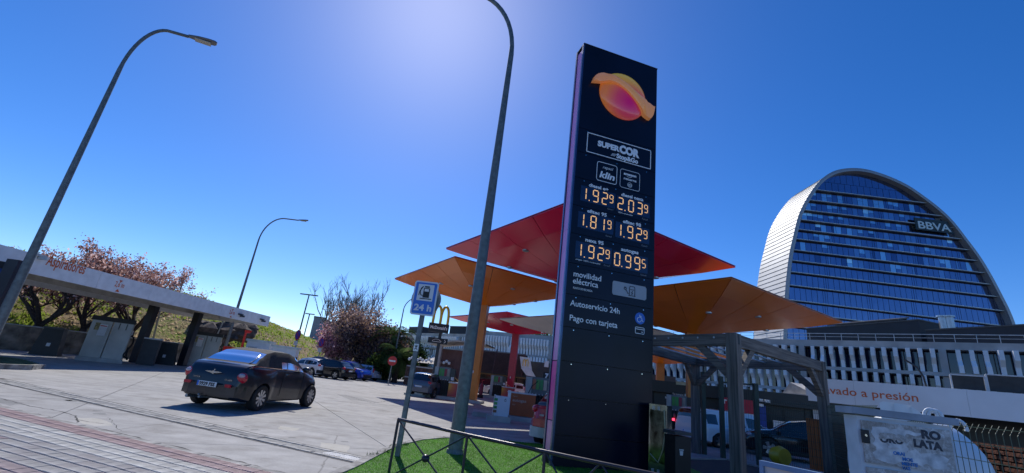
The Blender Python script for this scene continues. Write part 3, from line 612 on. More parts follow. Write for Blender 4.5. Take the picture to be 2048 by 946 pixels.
# ================================================================ VACUUM BAY CANOPY
vc = thing('vacuum_canopy', 'long low white vacuum bay canopy with orange lettering at the left', 'canopy', (-18.35, 35.2, 0), atan2(-1, .02) )
# local: x runs toward the camera along the fascia, y to the bay side (left of picture is +x)
V0 = Vector((-18.0, 35.2, 0)); V1 = Vector((-18.55, 14.2, 0)); vd = (V1-V0).normalized(); vL = (V1-V0).length; vc.location = V0; vc.rotation_euler = (0, 0, atan2(vd.y, vd.x)); zF0, zF1 = 3.42, 4.18
nP = 7
for k in range(nP):
    l = vL/nP; m = M(); m.box((l*(k+.5), 0, (zF0+zF1)/2), (l-.012, .12, zF1-zF0)); part('fascia_panel', m, whitep, vc)
m = M(); m.box((0, -3.05, (zF0+zF1)/2), (.12, 6.0, zF1-zF0)); part('end_fascia', m, whitep, vc)
m = M(); m.box((vL/2, -3.0, zF0+.62), (vL-.1, 5.85, .05)); part('roof', m, mat('soffit_sheet', (.52, .50, .45), .5), vc)
for k in range(15):
    m = M(); m.box((.6+k*(vL-1)/14, -3.0, zF0+.46), (.09, 5.8, .24)); part('joist', m, mat('joist', (.50, .48, .43), .5), vc)
for y in (-.9, -3.9):
    m = M(); m.box((vL/2, y, zF0+.25), (vL-.2, .22, .3)); part('beam', m, mat('joist', (.5, .48, .43), .5), vc)
m = M(); m.box((vL/2, -6.0, (zF0+zF1)/2), (vL, .1, zF1-zF0)); part('rear_fascia', m, whitep, vc)
inv = Matrix.Rotation(-vc.rotation_euler.z, 3, 'Z')
def loc_(p): return inv @ (Vector((p[0], p[1], 0))-V0)
for (px, py, dd) in ((268, 725, 0), (366, 716, 0), (-18, 640, 23), (-120, 650, 20)):
    p = sg(px, py) if dd == 0 else sd(px, py, dd)
    if (px, py) == (366, 716): p = sd(368, 716, 38.5)
    q = loc_(p); m = M(); m.box((q.x, max(-5.4, q.y), zF0/2+.1), (.42, .42, zF0+.2)); part('column', m, mat('column_navy', (.018, .022, .035), .4), vc)
# fascia writing (faces the drive, reads from left to right = from +x to -x)
def fasc(px, py):
    s, z = sp(px, py, (V0.x, V0.y), (vd.x, vd.y)); return s, z
s, z = fasc(88, 529); s2, _ = fasc(166, 545); text('Aspiradores', .62, orange_t, vc, (s, .064, z), (-1, 0, 0), bold=.006, fitw=abs(s-s2))
for (a, b) in (((228, 566), (246, 571)), ((457, 624), (467, 627))):
    s, z = fasc(*a); s2, _ = fasc(*b); text('2,6 m', .36, orange_t, vc, (s, .064, zF0+.27), (-1, 0, 0), fitw=abs(s-s2)*1.0)
    m = M(); c = (s+s2)/2; m.prism([(c-.1, zF1-.16), (c+.1, zF1-.16), (c, zF1-.26)], (0, .062, 0), (1, 0, 0), (0, 0, 1), (0, .004, 0)); m.prism([(c-.12, zF0+.05), (c, zF0+.18), (c+.12, zF0+.05)], (0, .062, 0), (1, 0, 0), (0, 0, 1), (0, .004, 0)); part('arrow', m, orange_t, vc)
for (a, D) in (((73, 512), 0), ((521, 640), 0), ((478, 630), 0)):
    s, z = fasc(*a); m = M(); m.box((s, .1, z+.05), (.5, .12, .09)); m.box((s-.1, .2, z-.05), (.12, .28, .12), rz=.4); part('camera', m, (mat('camera_body', (.5, .5, .5), .4) if a[0] < 100 else darkgrey), vc)

# ================================================================ VACUUM MACHINES
vsl = mat('steel_cabinet', (.30, .31, .32), .38, metal=.5, var=.15, scale=.8)
def vacuum(loc, rz, label):
    t = thing('vacuum_machine', label, 'vacuum cleaner', loc, rz, 'coin operated car vacuums')
    m = M(); m.box((0, 0, .1), (2.0, 1.3, .2), taper=.96); part('base', m, concrete_l, t)
    for i, x in enumerate((-.46, .46)):
        m = M(); m.box((x, 0, 1.2), (.885, .9, 2.0)); b = part('cabinet', m, vsl, t); m = M(); m.box((x, -.462, 1.2), (.83, .02, 1.94)); part('door', m, vsl, b)
    m = M(); m.box((0, 0, 2.3), (1.96, 1.04, .24), taper=.97); part('top_cover', m, black, t)
    m = M(); m.box((-.62, -.48, 1.85), (.2, .02, .4)); part('decal', m, mat('decal', (.25, .22, .1), .5, var=.5, scale=12), t)
    m = M(); m.box((-.36, -.48, 1.68), (.34, .02, .62)); o = part('notice', m, mat('notice', (.55, .6, .66), .5, var=.1), t); m = M(); m.box((-.36, -.493, 1.9), (.28, .008, .05)); part('notice_bar', m, mat('notice_red', (.5, .05, .04), .5), o)
    m = M()
    for x in (.3, .62): m.box((x, -.478, 1.98), (.05, .02, .34))
    part('vents', m, darkgrey, t)
    m = M(); m.box((.925, 0, 1.2), (.04, .84, 1.9)); part('side_panel', m, mat('side_panel', (.42, .36, .30), .5, var=.1), t)
    m = M(); pts = [(.97, -.1, 1.55)]+[(1.02+.12*sin(k*.5), -.1+.35*sin(k*.55), 1.6-.13*k) for k in range(1, 10)]+[(1.1, .2, .35), (1.15, -.2, .25), (1.05, -.4, .4), (1.0, -.2, .9)]
    m.tube(pts, .045, 8); part('hose', m, rubber, t, smooth=True)
    m = M(); m.box((.96, .05, 1.7), (.05, .14, .3)); part('nozzle_holder', m, greyp, t)
    return t
v1 = sg(198, 723); vacuum((v1.x, v1.y, 0), radians(38), 'nearer silver coin vacuum with black cap and hose, between the canopy columns')
v2 = sg(397, 733); vacuum((v2.x-.4, v2.y+.6, 0), radians(30), 'farther silver coin vacuum behind the black convertible, beside the second column')
def darkbin(px, py, D, w_, h, rz, label):
    p = sd(px, py, D); t = thing('waste_bin', label, 'bin', (p.x, p.y, 0), rz, 'dark bins in the vacuum bay'); m = M(); m.box((0, 0, h/2), (w_, w_*.8, h), taper=.72); part('body', m, black, t); m = M(); m.box((0, 0, h+.03), (w_*.78, w_*.66, .1)); part('lid', m, darkgrey, t)
    m = M(); m.box((.05, -w_*.36, h*.4), (.16, .02, .18), rx=-.18); part('sticker', m, greyp, t)
darkbin(99, 690, 36, 1.15, 1.45, .5, 'big dark bin left of the nearer vacuum, against the low wall')
darkbin(332, 702, 38, 1.4, 1.35, .5, 'dark sloping bin between the two vacuums, in front of the wall')
p = sg(278, 728); t = thing('waste_bin', 'dark square bin at the foot of the column by the nearer vacuum', 'bin', (p.x+.5, p.y-.2, 0), .5, 'dark bins in the vacuum bay'); m = M(); m.box((0, 0, .75), (.8, .7, 1.5)); part('body', m, mat('bin_slate', (.035, .04, .05), .5), t); m = M(); m.box((0, 0, 1.53), (.86, .76, .08)); part('lid', m, greyp, t)
p = sd(-175, 620, 24); t = thing('advert_panel', 'dark blue banner panel hanging at the far left edge under the vacuum canopy', 'banner', (p.x, p.y, 0), .9); m = M(); m.box((0, 0, 2.6), (3.0, .12, 1.5)); part('panel', m, mat('banner_blue', (.01, .05, .22), .4), t); m = M(); m.box((0, 0, 3.45), (3.0, .14, .25)); part('top_band', m, black, t); 
for x_ in (-1.4, 1.4): part('post', M().box((x_, 0, .95), (.1, .1, 1.9)), black, t)
# bare sticks propped by the wall
for (a, b, D) in (((307, 690), (320, 622), 42), ((420, 690), (455, 625), 50)):
    p, q = sd(*a, D), sd(*b, D); m = M(); m.tube([(0, 0, 0), tuple(Vector((q.x-p.x, q.y-p.y, q.z)))], .06, 6); solo('stake', m, mat('stake', (.34, .31, .25), .9), 'pale slanting stake at the foot of the bank '+('beside the near column' if D == 42 else 'near the lamp post'), 'post', loc=(p.x, p.y, 0))
# red safety stand and two white cabinets behind the convertible
p = sd(478, 712, 43); q = sd(492, 661, 43); t = thing('hydrant_post', 'red crooked post with red box behind the roof of the convertible', 'hydrant', (p.x, p.y, 0)); redp = mat('signal_red', (.55, .02, .02), .4, var=.08)
m = M(); m.tube([(0, 0, 0), (0, 0, q.z-.2), (.3, 0, q.z-.1)], .09, 8); m.box((.15, 0, q.z-.05), (.5, .1, .16)); part('post', m, redp, t); m = M(); m.box((-.75, 0, 1.35), (1.1, .5, .5)); part('box', m, redp, t)
def whitebox(px, D, w_, h, rz, label, kind):
    p = sd(px, 700, D); t = thing('service_cabinet', label, 'cabinet', (p.x, p.y, 0), rz, 'white self service cabinets')
    m = M(); m.box((0, 0, h/2), (w_, 1.0, h)); b = part('body', m, mat('cabinet_white', (.62, .66, .7), .5, var=.05), t); m = M(); m.box((0, -.02, h+.06), (w_+.16, 1.16, .14)); part('lid', m, mat('cabinet_cap', (.55, .6, .58), .5), t)
    if kind == 0:
        m = M(); m.box((-w_*.32, -.505, h-.85), (.28, .02, .42)); m.box((-w_*.1, -.505, h-.85), (.28, .02, .42)); part('handles', m, black, t)
        m = M(); m.box((w_*.22, -.505, h-.82), (.5, .02, .42)); part('screen', m, mat('screen_brown', (.07, .05, .05), .3), t)
        text('repsol', .22, dim, t, (-w_*.4, -.512, h-.45), X)
    else:
        text('repsol', .22, dim, t, (-w_*.1, -.512, h-.5), X); text('movilidad', .24, dim, t, (-w_*.3, -.512, h-1.1), X); text('eléctrica', .24, dim, t, (-w_*.3, -.512, h-1.4), X)
    m = M(); m.tube([(w_/2+.06, -.2, h-.5), (w_/2+.12, -.25, h-.9), (w_/2+.05, -.2, h-1.4)], .05, 8); part('cable', m, rubber, t, smooth=True)
    return t
whitebox(518, 36, 1.45, 2.15, radians(12), 'white cabinet with handles and small screen behind the convertible, the left one', 0)
whitebox(572, 34, 1.5, 1.95, radians(12), 'plain white cabinet with grey lettering above the hood of the convertible', 1)

# ================================================================ ROAD SIGNS
sb_ = mat('sign_blue', (.03, .16, .62), .4, var=.02)
st0 = Vector((-1.62, 9.07, .07)); t = thing('fuel_sign', 'blue and white 24 h petrol pump sign on a square grey post in the lawn', 'sign', st0, radians(-4))
m = M(); m.box((0, 0, 1.62), (.085, .085, 3.25)); part('post', m, mat('post_grey', (.17, .19, .20), .5, metal=.3, var=.2, scale=8), t)
SWd, SHt, SZ = .50, .70, 2.965
def rr(w_, h, r): 
    pts = []
    for cx, cz, a0 in ((w_/2-r, h/2-r, 0), (-w_/2+r, h/2-r, 90), (-w_/2+r, -h/2+r, 180), (w_/2-r, -h/2+r, 270)):
        for k in range(5): a = radians(a0+22.5*k); pts.append((cx+r*cos(a), cz+r*sin(a)))
    return pts
pl = part('plate', M().prism(rr(SWd, SHt, .05), (0, -.05, SZ), X, Z, (0, -.02, 0)), mat('sign_white', (.68, .70, .74), .4, var=.03), t)
part('blue_field', M().prism(rr(SWd-.06, SHt-.06, .03), (0, -.0705, SZ), X, Z, (0, -.003, 0)), sb_, pl)
part('white_field', M().prism(rr(.33, .34, .01), (0, -.074, SZ+.115), X, Z, (0, -.003, 0)), mat('sign_white', (.68, .7, .74), .4), pl)
m = M(); m.box((.02, -.079, SZ+.11), (.13, .004, .20)); m.box((0.02, -.079, SZ-.012), (.24, .004, .018)); m.box((.02, -.079, SZ+.235), (.10, .004, .03))
for a, b in (((-.05, .05), (-.09, .06)), ((-.09, .06), (-.11, .12)), ((-.11, .12), (-.10, .2)), ((-.10, .2), (-.06, .24)), ((-.06, .24), (-.12, .14)), ((-.12, .14), (-.13, .05))): m.beam((a[0], -.079, SZ+a[1]), (b[0], -.079, SZ+b[1]), .016, .004, up=(0, 1, 0))
part('pump_symbol', m, black, pl); m = M(); m.box((.02, -.082, SZ+.165), (.09, .004, .055)); part('pump_window', m, mat('sign_white', (.68, .7, .74), .4), pl)
text('24 h', .175, mat('sign_white', (.68, .7, .74), .4), pl, (0, -.075, SZ-.255), X, align='CENTER', bold=.006, fitw=.36)
ob = part('sticker', M().box((.0, -.047, 1.98), (.10, .006, .14)), whitep, t); icon([[(-.03, 2.02), (0, 1.98), (.03, 2.02)], [(0, 2.03), (0, 1.96)], [(-.03, 1.94), (0, 1.97), (.03, 1.94)]], black, .012, name='sticker_mark', y=-.052, parent=ob)
t = thing('round_sign', 'grey back of a round sign behind the blue 24 h sign', 'sign', (st0.x, st0.y, 0), radians(-4)); m = M(); m.lathe((.0, .10, SZ+.07), [(.02, -.045), (.30, -.045), (.31, -.03), (.31, 0), (.02, 0)], 32, 'Y'); part('disc', m, mat('sign_back', (.22, .24, .26), .5, metal=.3), t); m = M(); m.box((.19, .05, SZ), (.09, .006, .07)); part('label_plate', m, mat('plate_green', (.12, .16, .15), .5), t)
def roadsign(px0, py0, D, kind, label, r=.33, zc=None):
    p = sd(px0, py0, D); z = zc or p.z; t = thing('road_sign', label, 'sign', (p.x, p.y, 0), atan2(p.x, -p.y)*0, 'round traffic signs'); m = M(); m.tube([(0, 0, 0), (0, 0, z+.2)], .05, 8); part('post', m, steel, t)
    if kind == 'noentry':
        pl = part('disc', M().lathe((0, -.07, z), [(.02, 0), (r, 0), (r, .03), (.02, .03)], 28, 'Y'), redp, t); part('bar', M().box((0, -.078, z), (r*1.4, .01, r*.33)), whitep, pl)
    else:
        t.rotation_euler = (0, 0, radians(-38)); pl = part('disc', M().lathe((0, -.07, z), [(.02, 0), (r, 0), (r, .03), (.02, .03)], 28, 'Y'), mat('sign_red_rim', (.42, .01, .05), .4), t); part('blue_field', M().lathe((0, -.078, z), [(.02, 0), (r*.78, 0), (r*.78, .008), (.02, .008)], 24, 'Y'), mat('sign_dark_blue', (.05, .02, .30), .4), pl)
        m = M(); m.beam((-r*.5, -.084, z+r*.5), (r*.5, -.084, z-r*.5), r*.2, .006, up=(0, 1, 0)); part('slash', m, mat('sign_red_rim', (.42, .01, .05), .4), pl)
        part('plate', M().box((0, -.07, z-r*1.55), (r*1.3, .02, r*.8)), greyp, t)
    return t
roadsign(785, 722, 44, 'noentry', 'red no entry sign with white bar in front of the palms', r=.42)
roadsign(597, 670, 50, 'nopark', 'round red and blue no parking sign on the bank above the white car', r=.52)
roadsign(644, 685, 52, 'nopark', 'round red and blue no parking sign against the pink blossom', r=.52)
# ================================================================ CARS
def itp(tab, x):
    if x <= tab[0][0]: return tab[0][1]
    for a, b in zip(tab, tab[1:]):
        if x <= b[0]:
            t = (x-a[0])/(b[0]-a[0]); t = t*t*(3-2*t)*.5+t*.5; return a[1]+(b[1]-a[1])*t
    return tab[-1][1]
darkglass = mat('car_glass_dark', (.012, .016, .022), .04, var=.02, spec=.9)
clearglass = glassmat('car_glass_clear', (.50, .66, .62), rough=.12)
def paint(name, c, rough=.22, coat=.8): return mat('paint_'+name, c, rough, var=.05, scale=1, coat=coat, spec=.5)
RIMS = {}
def wheel(t, x, y, r, wd_, spokes, side):
    key = (r, wd_, spokes)
    if key not in RIMS:
        a = M().lathe((0, 0, 0), [(r*.66, -wd_/2), (r*.93, -wd_/2), (r, -wd_*.38), (r, wd_*.38), (r*.93, wd_/2), (r*.66, wd_/2), (r*.64, wd_*.3)], 28, 'Y', caps=False); ta = a.mesh('tyre', rubber, True)
        b = M().lathe((0, 0, 0), [(r*.67, wd_*.47), (r*.64, wd_*.50), (r*.60, wd_*.40), (r*.60, -wd_*.1), (.002, -wd_*.1)][::-1], 28, 'Y', caps=False)
        s_ = M(); s_.lathe((0, 0, 0), [(.002, wd_*.46), (r*.15, wd_*.44), (r*.17, wd_*.3)], 14, 'Y')
        for k in range(spokes):
            an = 2*pi*k/spokes; dx, dz = cos(an), sin(an); px, pz = -dz, dx; w1, w2 = r*(.42/spokes*1.2), r*(.85/spokes*1.2)
            m0 = len(s_.v)
            for (rr_, ww, yy) in ((r*.12, w1, wd_*.42), (r*.64, w2, wd_*.47)):
                for sg_, yo in ((-1, 0), (1, 0), (1, -.03), (-1, -.03)): s_.v.append((dx*rr_+px*ww*sg_, yy+yo, dz*rr_+pz*ww*sg_))
            s_.f += [(m0, m0+1, m0+5, m0+4), (m0+1, m0+2, m0+6, m0+5), (m0+3, m0, m0+4, m0+7), (m0+2, m0+3, m0+7, m0+6)]
        bk = M().lathe((0, 0, 0), [(.002, -.02), (r*.6, -.02)], 20, 'Y')
        RIMS[key] = (ta, b.mesh('rim_barrel', mat('rim_dark', (.04, .04, .045), .5)), s_.mesh('rim', mat('alloy', (.52, .53, .55), .28, metal=.85, var=.05)))
    ta, tb, tc = RIMS[key]; w_ = obj('wheel', ta, t); w_.location = (x, y, r); w_.rotation_euler = (0, 0, 0 if side > 0 else pi); obj('rim_barrel', tb, w_); obj('rim', tc, w_)
def car(label, loc, heading, L, W, top, belt, xr, xf, wr, wnd, rear, side, mt, pillars=(), softtop=None, gl=None, spokes=5, fender=0., dulab=None, plate=None, cladding=False, tailc=None, tail=None, group='parked cars', sill=.2, plan=None, interior=False, splitglass=True, headl=True, name='parked_car'):
    t = thing(name, label, 'car', loc, heading, group); hw0 = W/2; gl = gl or darkglass
    plan = plan or [(0, .80), (.08, .88), (.3, .95), (.8, 1), (L-1.1, 1), (L-.5, .93), (L-.15, .80), (L, .66)]
    xs = sorted(set([round(.0+.012*k*k/2, 4) for k in range(6)]+[round(.18+.045*k, 4) for k in range(int((L-.36)/.045)+1)]+[round(L-.012*k*k/2, 4) for k in range(6)]))
    NRp = 15; R = wr*1.16; rings = []
    for x in xs:
        hw = hw0*itp(plan, x); tp = itp(top, x); bt = min(itp(belt, x), tp-.001); gh = max(0, min(1, (tp-bt)/.42)); rw = hw*(.93-.17*gh); zb = sill+.10*max(0, 1-x/.5)+.10*max(0, 1-(L-x)/.5)
        pts = [(0, zb), (hw*.86, zb), (hw*.97, zb+.05), (hw, (zb+bt)*.42), (hw, (zb+bt)*.62), (hw*.985, bt-.07), (hw*.95, bt-.005)]
        for k in range(5): f = k/4; pts.append((hw*.93+(rw-hw*.93)*f, bt+.0+(tp-bt-.10*gh)*f if gh > .01 else bt+(tp-bt)*.3*f))
        zt = pts[-1][1]; pts += [(rw*.93, zt+(tp-zt)*.62), (rw*.55, zt+(tp-zt)*.93), (0, tp)]
        fb = sum(fender*max(0, 1-((x-xw)/(wr*1.75))**2) for xw in (xr, xf))
        if fb: pts = [(y+(fb if 1 <= i <= 4 else fb*.55 if i == 5 else 0), z) for i, (y, z) in enumerate(pts)]
        for xw in (xr, xf):
            dx = abs(x-xw)
            if dx < R:
                za = wr+sqrt(R*R-dx*dx); pts = [(y, max(z, min(za, bt-.1))) if 1 <= i <= 4 else (y, z) for i, (y, z) in enumerate(pts)]
        rings.append(pts)
    body, under, glass, soft = M(), M(), {}, M()
    def quadpts(i, k, s): a, b, c, d = rings[i][k], rings[i+1][k], rings[i+1][k+1], rings[i][k+1]; return [(xs[i]-L/2, s*a[0], a[1]), (xs[i+1]-L/2, s*b[0], b[1]), (xs[i+1]-L/2, s*c[0], c[1]), (xs[i]-L/2, s*d[0], d[1])]
    bidx, uidx = {}, {}
    def addq(m, idx, P, rev):
        f = []
        for p in P:
            key = (round(p[0], 4), round(p[1], 4), round(p[2], 4))
            if key not in idx: idx[key] = len(m.v); m.v.append(p)
            f.append(idx[key])
        g = []
        for q in f:
            if q not in g: g.append(q)
        if len(g) > 2: m.f.append(tuple(g[::-1] if rev else g))
    sidx = {}; gidx = {}
    for i in range(len(xs)-1):
        xc = (xs[i]+xs[i+1])/2; tp = itp(top, xc); bt = itp(belt, xc)
        for s in (1, -1):
            for k in range(NRp-1):
                P = quadpts(i, k, s); key = None
                if k >= 10 or k in (11, 12, 13):
                    if k >= 11:
                        if wnd[0] < xc < wnd[1]: key = 'windscreen'
                        if rear[0] < xc < rear[1] and (k >= 12 or splitglass): key = 'rear_window'
                elif 7 <= k <= (8 if softtop else 9) and side[0] < xc < side[1] and tp-bt > .12:
                    seg = 0
                    for pi_, (pa, pb) in enumerate(pillars):
                        if pa < xc < pb: seg = None; break
                        if xc >= pb: seg = pi_+1
                    if seg is not None: key = ('side_window', seg, s)
                rev = s < 0
                if key: g = glass.setdefault(key, M()); addq(g, gidx.setdefault(key, {}), P, rev)
                elif k == 0: addq(under, uidx, P, rev)
                elif softtop and k >= 7 and xc > softtop[1] and xc < softtop[2]: addq(soft, sidx, P, rev)
                else: addq(body, bidx, P, rev)
    for i, s_ in ((0, 1), (len(xs)-1, -1)):
        P = [(xs[i]-L/2, y, z) for y, z in rings[i]]+[(xs[i]-L/2, -y, z) for y, z in rings[i][::-1][1:-1]]; n = len(body.v); body.v += P; body.f.append(tuple(range(n, n+len(P))[::s_]))
    bd = part('body', body, mt, t, smooth=True); part('underside', under, black, t)
    if softtop: part('soft_top', soft, softtop[0], t, smooth=True)
    for k, m in glass.items(): part(k if isinstance(k, str) else k[0], m, gl, t, smooth=True)
    for x, s in ((xr, 1), (xr, -1), (xf, 1), (xf, -1)): wheel(t, x-L/2, s*(hw0+fender-.12), wr, .21, spokes, s)
    m = M(); m.box((0, 0, .45), (L*.55, W*.6, .35)); part('cabin_floor', m, black, t)
    if interior:
        for s in (-1, 1):
            for x in (1.55, 2.15): m = M(); m.box((x-L/2, s*.36, 1.0), (.16, .48, .62), ry=-.2); m.box((x-L/2-.08, s*.36, 1.33), (.1, .26, .16), ry=-.2); part('seat', m, darkgrey, t)
    # mirrors, handles, lights, plates
    for s in (-1, 1):
        m = M(); m.ball((0, 0, 0), .11, 10, 6, (1, 1, .75)); m.v = [(v[0]*.8+side[1]-.18-L/2, v[1]*1.15+s*(hw0+.06), v[2]+itp(belt, side[1])+.08) for v in m.v]; part('mirror', m, mt, t, smooth=True)
        m = M(); m.box((side[1]-.95-L/2, s*(hw0+.0), itp(belt, side[1]-.9)-.12), (.17, .035, .035)); part('door_handle', m, chrome if interior else mt, t)
        for xx in [side[1]-.12]+([side[1]-1.15] if not interior else [side[1]-1.22]):
            bt = itp(belt, xx); m = M(); m.box((xx-L/2, s*(hw0*.9985), (bt+.32)/2), (.008, .008, bt-.4)); part('door_gap', m, black, t)
    if tail:
        for s in (-1, 1):
            x, y, z, a, b, c = tail; m = M(); m.ball((0, 0, 0), 1, 14, 8); m.v = [(v[0]*a+x-L/2, v[1]*b+s*y, v[2]*c+z) for v in m.v]; tl = part('tail_light', m, mat('tail_red', (.50, .01, .03), .15, coat=.5), t, smooth=True)
    if headl:
        for s in (-1, 1):
            m = M(); m.ball((0, 0, 0), 1, 14, 8); m.v = [(v[0]*.22+L-.36-L/2, v[1]*.17+s*hw0*.68, v[2]*.09+itp(belt, L-.4)-.08) for v in m.v]; part('headlight', m, mat('headlamp', (.55, .58, .62), .1, coat=1), t, smooth=True)
    m = M(); m.prism([(0, -hw0*.84), (-.07, -hw0*.6), (-.10, 0), (-.07, hw0*.6), (0, hw0*.84), (.25, hw0*.985), (.25, -hw0*.985)], (-L/2, 0, sill+.13), (1, 0, 0), (0, 1, 0), (0, 0, .26)); part('rear_bumper', m, mt if not cladding else rubber, t)
    fb_ = itp(plan, L)/.66; m = M(); m.prism([(0, -hw0*.66*fb_), (.06, -hw0*.5*fb_), (.08, 0), (.06, hw0*.5*fb_), (0, hw0*.66*fb_), (-.25, hw0*.84*fb_), (-.25, -hw0*.84*fb_)][::-1], (L/2, 0, sill+.12), (1, 0, 0), (0, 1, 0), (0, 0, .26)); part('front_bumper', m, mt if not cladding else rubber, t)
    if plate is not None:
        zpl = plate[1]; m = M(); m.box((plate[2]-L/2, plate[3] if len(plate) > 3 else 0, zpl), (.02, .52, .115)); p_ = part('number_plate', m, whitep, t)
        yc = plate[3] if len(plate) > 3 else 0
        m = M(); m.box((plate[2]-.012-L/2, yc+.235, zpl), (.004, .045, .11)); part('plate_band', m, sb_, p_)
        if plate[0]: text(plate[0], .115, black, p_, (plate[2]-.0135-L/2, yc+.20, zpl-.04), (0, -1, 0), bold=.003, fitw=.42)
    if cladding:
        for s in (-1, 1):
            m = M(); m.box((0, s*(hw0-.01), sill+.08), (xf-xr-wr*2.4, .05, .16)); part('sill_cladding', m, rubber, t)
    return t
def suv(label, px, py, heading, mt, L=4.45, W=1.84, H=1.62, **kw):
    p = sg(px, py); k = H/1.62
    top = [(0, .75), (.05, 1.0), (.2, 1.12*k), (.35, 1.25*k), (.75, 1.54*k), (1.3, H), (2.2, H), (2.75, 1.52*k), (3.45, 1.08*k), (3.9, 1.02*k), (4.25, .9*k), (4.4, .7), (L, .55)]
    belt = [(0, .74), (.05, .92), (.3, 1.08*k), (1.2, 1.04*k), (3.4, .98*k), (4.1, .88*k), (L, .54)]
    return car(label, (p.x, p.y, 0), heading, L, W, top, belt, .85, 3.52, .35, (2.8, 3.5), (.2, .68), (.55, 3.35), mt, pillars=((1.0, 1.1), (2.05, 2.15)), tail=(.17, .78, .98, .16, .12, .11), plate=('', .78, -.01), cladding=True, **kw)
def wagon(label, px, py, heading, mt, L=4.4, W=1.74, H=1.48, tail=(.12, .74, .98, .10, .08, .24), **kw):
    p = sg(px, py)
    top = [(0, .7), (.03, .95), (.1, 1.0), (.2, 1.2), (.38, 1.42), (.8, H), (2.1, H), (2.6, H-.1), (3.35, 1.0), (3.8, .93), (4.2, .8), (4.36, .62), (L, .5)]
    belt = [(0, .69), (.04, .9), (.25, .98), (3.3, .92), (4.1, .78), (L, .49)]
    return car(label, (p.x, p.y, 0), heading, L, W, top, belt, .8, 3.42, .31, (2.65, 3.4), (.1, .36), (.35, 3.25), mt, pillars=((1.05, 1.13), (2.0, 2.1)), tail=tail, plate=('', .62, -.01), **kw)
# --- black convertible, 5929 FSS
PTL = 4.30; blk = mat('paint_black_dusty', (.012, .013, .020), .30, var=.25, scale=2, coat=.45); fabric = mat('soft_top_fabric', (.035, .036, .040), .85, var=.2, scale=14, bump=.15)
hd = radians(82.5); axle = Vector((-7.50, 13.72, 0)); cc = axle+Vector((cos(hd), sin(hd), 0))*(PTL/2-.86)
ptc = car('black retro convertible with soft top and plate 5929 FSS driving away over the concrete', (cc.x, cc.y, 0), hd, PTL, 1.70,
    [(0, .60), (.025, .78), (.07, .94), (.16, 1.06), (.30, 1.115), (.48, 1.14), (.78, 1.34), (1.1, 1.49), (1.45, 1.555), (2.15, 1.55), (2.5, 1.475), (3.0, 1.12), (3.3, 1.04), (3.8, .95), (4.1, .80), (4.25, .62), (4.30, .5)],
    [(0, .59), (.03, .76), (.1, .95), (.25, 1.055), (.5, 1.09), (2.0, 1.06), (3.0, 1.02), (3.5, .93), (4.1, .74), (4.30, .48)],
    .86, 3.47, .325, (2.52, 3.0), (.55, 1.05), (1.62, 2.98), blk, pillars=((1.63, 1.70), (1.98, 2.02)), softtop=(fabric, .44, 2.62), gl=clearglass, spokes=9, fender=.075, plate=('5929 FSS', .585, -.115, .0),
    tail=(.13, .71, .80, .11, .15, .14), group=None, sill=.20, headl=False, plan=[(0, .80), (.05, .88), (.15, .94), (.35, .985), (.8, 1), (2.6, .98), (3.2, .95), (3.7, .90), (4.1, .76), (4.3, .56)], interior=True, splitglass=False, name='convertible_car')
ptc.scale = (1.03, 1.08, 1.08)
def ptpart(name, m, mt, **k): return part(name, m, mt, ptc, **k)
m = M(); m.box((.62-PTL/2, 0, 1.155), (.30, .0, .0)) if 0 else None
# beltline chrome strip, emblem wings, script, fog reflectors, tow hitch, exhaust, high-mounted stop lamp, rust-silver edge on rear window
m = M(); P = [(x-PTL/2, s*0, 0) for x in ()]
for s in (-1, 1):
    m = M(); pts = []
    for k in range(24):
        x = .30+k*(2.72/23); pl_ = [(0, .74), (.05, .84), (.15, .92), (.35, .975), (.8, 1), (2.6, .97), (3.2, .88)]; bt = itp([(0, .59), (.03, .76), (.1, .95), (.25, 1.055), (.5, 1.09), (2.0, 1.06), (3.0, 1.02)], x); pts.append((x-PTL/2, s*.85*itp(pl_, x)*.955, bt+.008))
    m.tube(pts, .012, 6); ptpart('belt_trim', m, chrome)
m = M(); m.tube([(.30-PTL/2, -.79, 1.06), (.27-PTL/2, -.45, 1.10), (.26-PTL/2, 0, 1.112), (.27-PTL/2, .45, 1.10), (.30-PTL/2, .79, 1.06)], .012, 6); ptpart('deck_trim', m, chrome)
m = M(); ex = .035-PTL/2-.03
for s in (-1, 1): m.prism([(0, .018), (s*.10, .024), (s*.24, .012), (s*.15, -.008), (s*.05, -.022), (0, -.02)][::s], (ex, 0, .865), (0, 1, 0), (0, 0, 1), (-.02, 0, 0))
m.lathe((ex-.005, 0, .865), [(.04, .0), (.04, -.02)], 14, 'X'); ptpart('wing_emblem', m, chrome)
m = M(); m.lathe((.05-PTL/2-.02, 0, .925), [(.018, 0), (.018, -.02)], 10, 'X'); ptpart('lock', m, chrome)
for y, s_ in ((.52, 'CHRYSLER'), (-.36, 'CRUISER')): text(s_, .055, chrome, ptc, (ex-.004, y, .70), (0, -1, 0), fitw=.2)
for s in (-1, 1):
    m = M(); m.box((-PTL/2-.085, s*.55, .59), (.04, .17, .07), rz=s*.2); ptpart('reflector', m, mat('tail_red', (.50, .01, .03), .15, coat=.5))
    m = M(); m.ball((0, 0, 0), 1, 12, 7); m.v = [(v[0]*.06+.07-PTL/2, v[1]*.09+s*.735, v[2]*.055+.855) for v in m.v]; ptpart('reversing_lens', m, mat('lens_white', (.5, .42, .45), .2), smooth=True)
m = M(); m.tube([(-PTL/2+.4, .1, .25), (-PTL/2-.12, .1, .27)], .03, 8); m.ball((-PTL/2-.14, .1, .32), .03, 8, 6); ptpart('tow_hitch', m, steel); m = M(); m.tube([(-PTL/2+.5, .5, .24), (-PTL/2-.04, .5, .25)], .04, 10); ptpart('exhaust', m, steel)
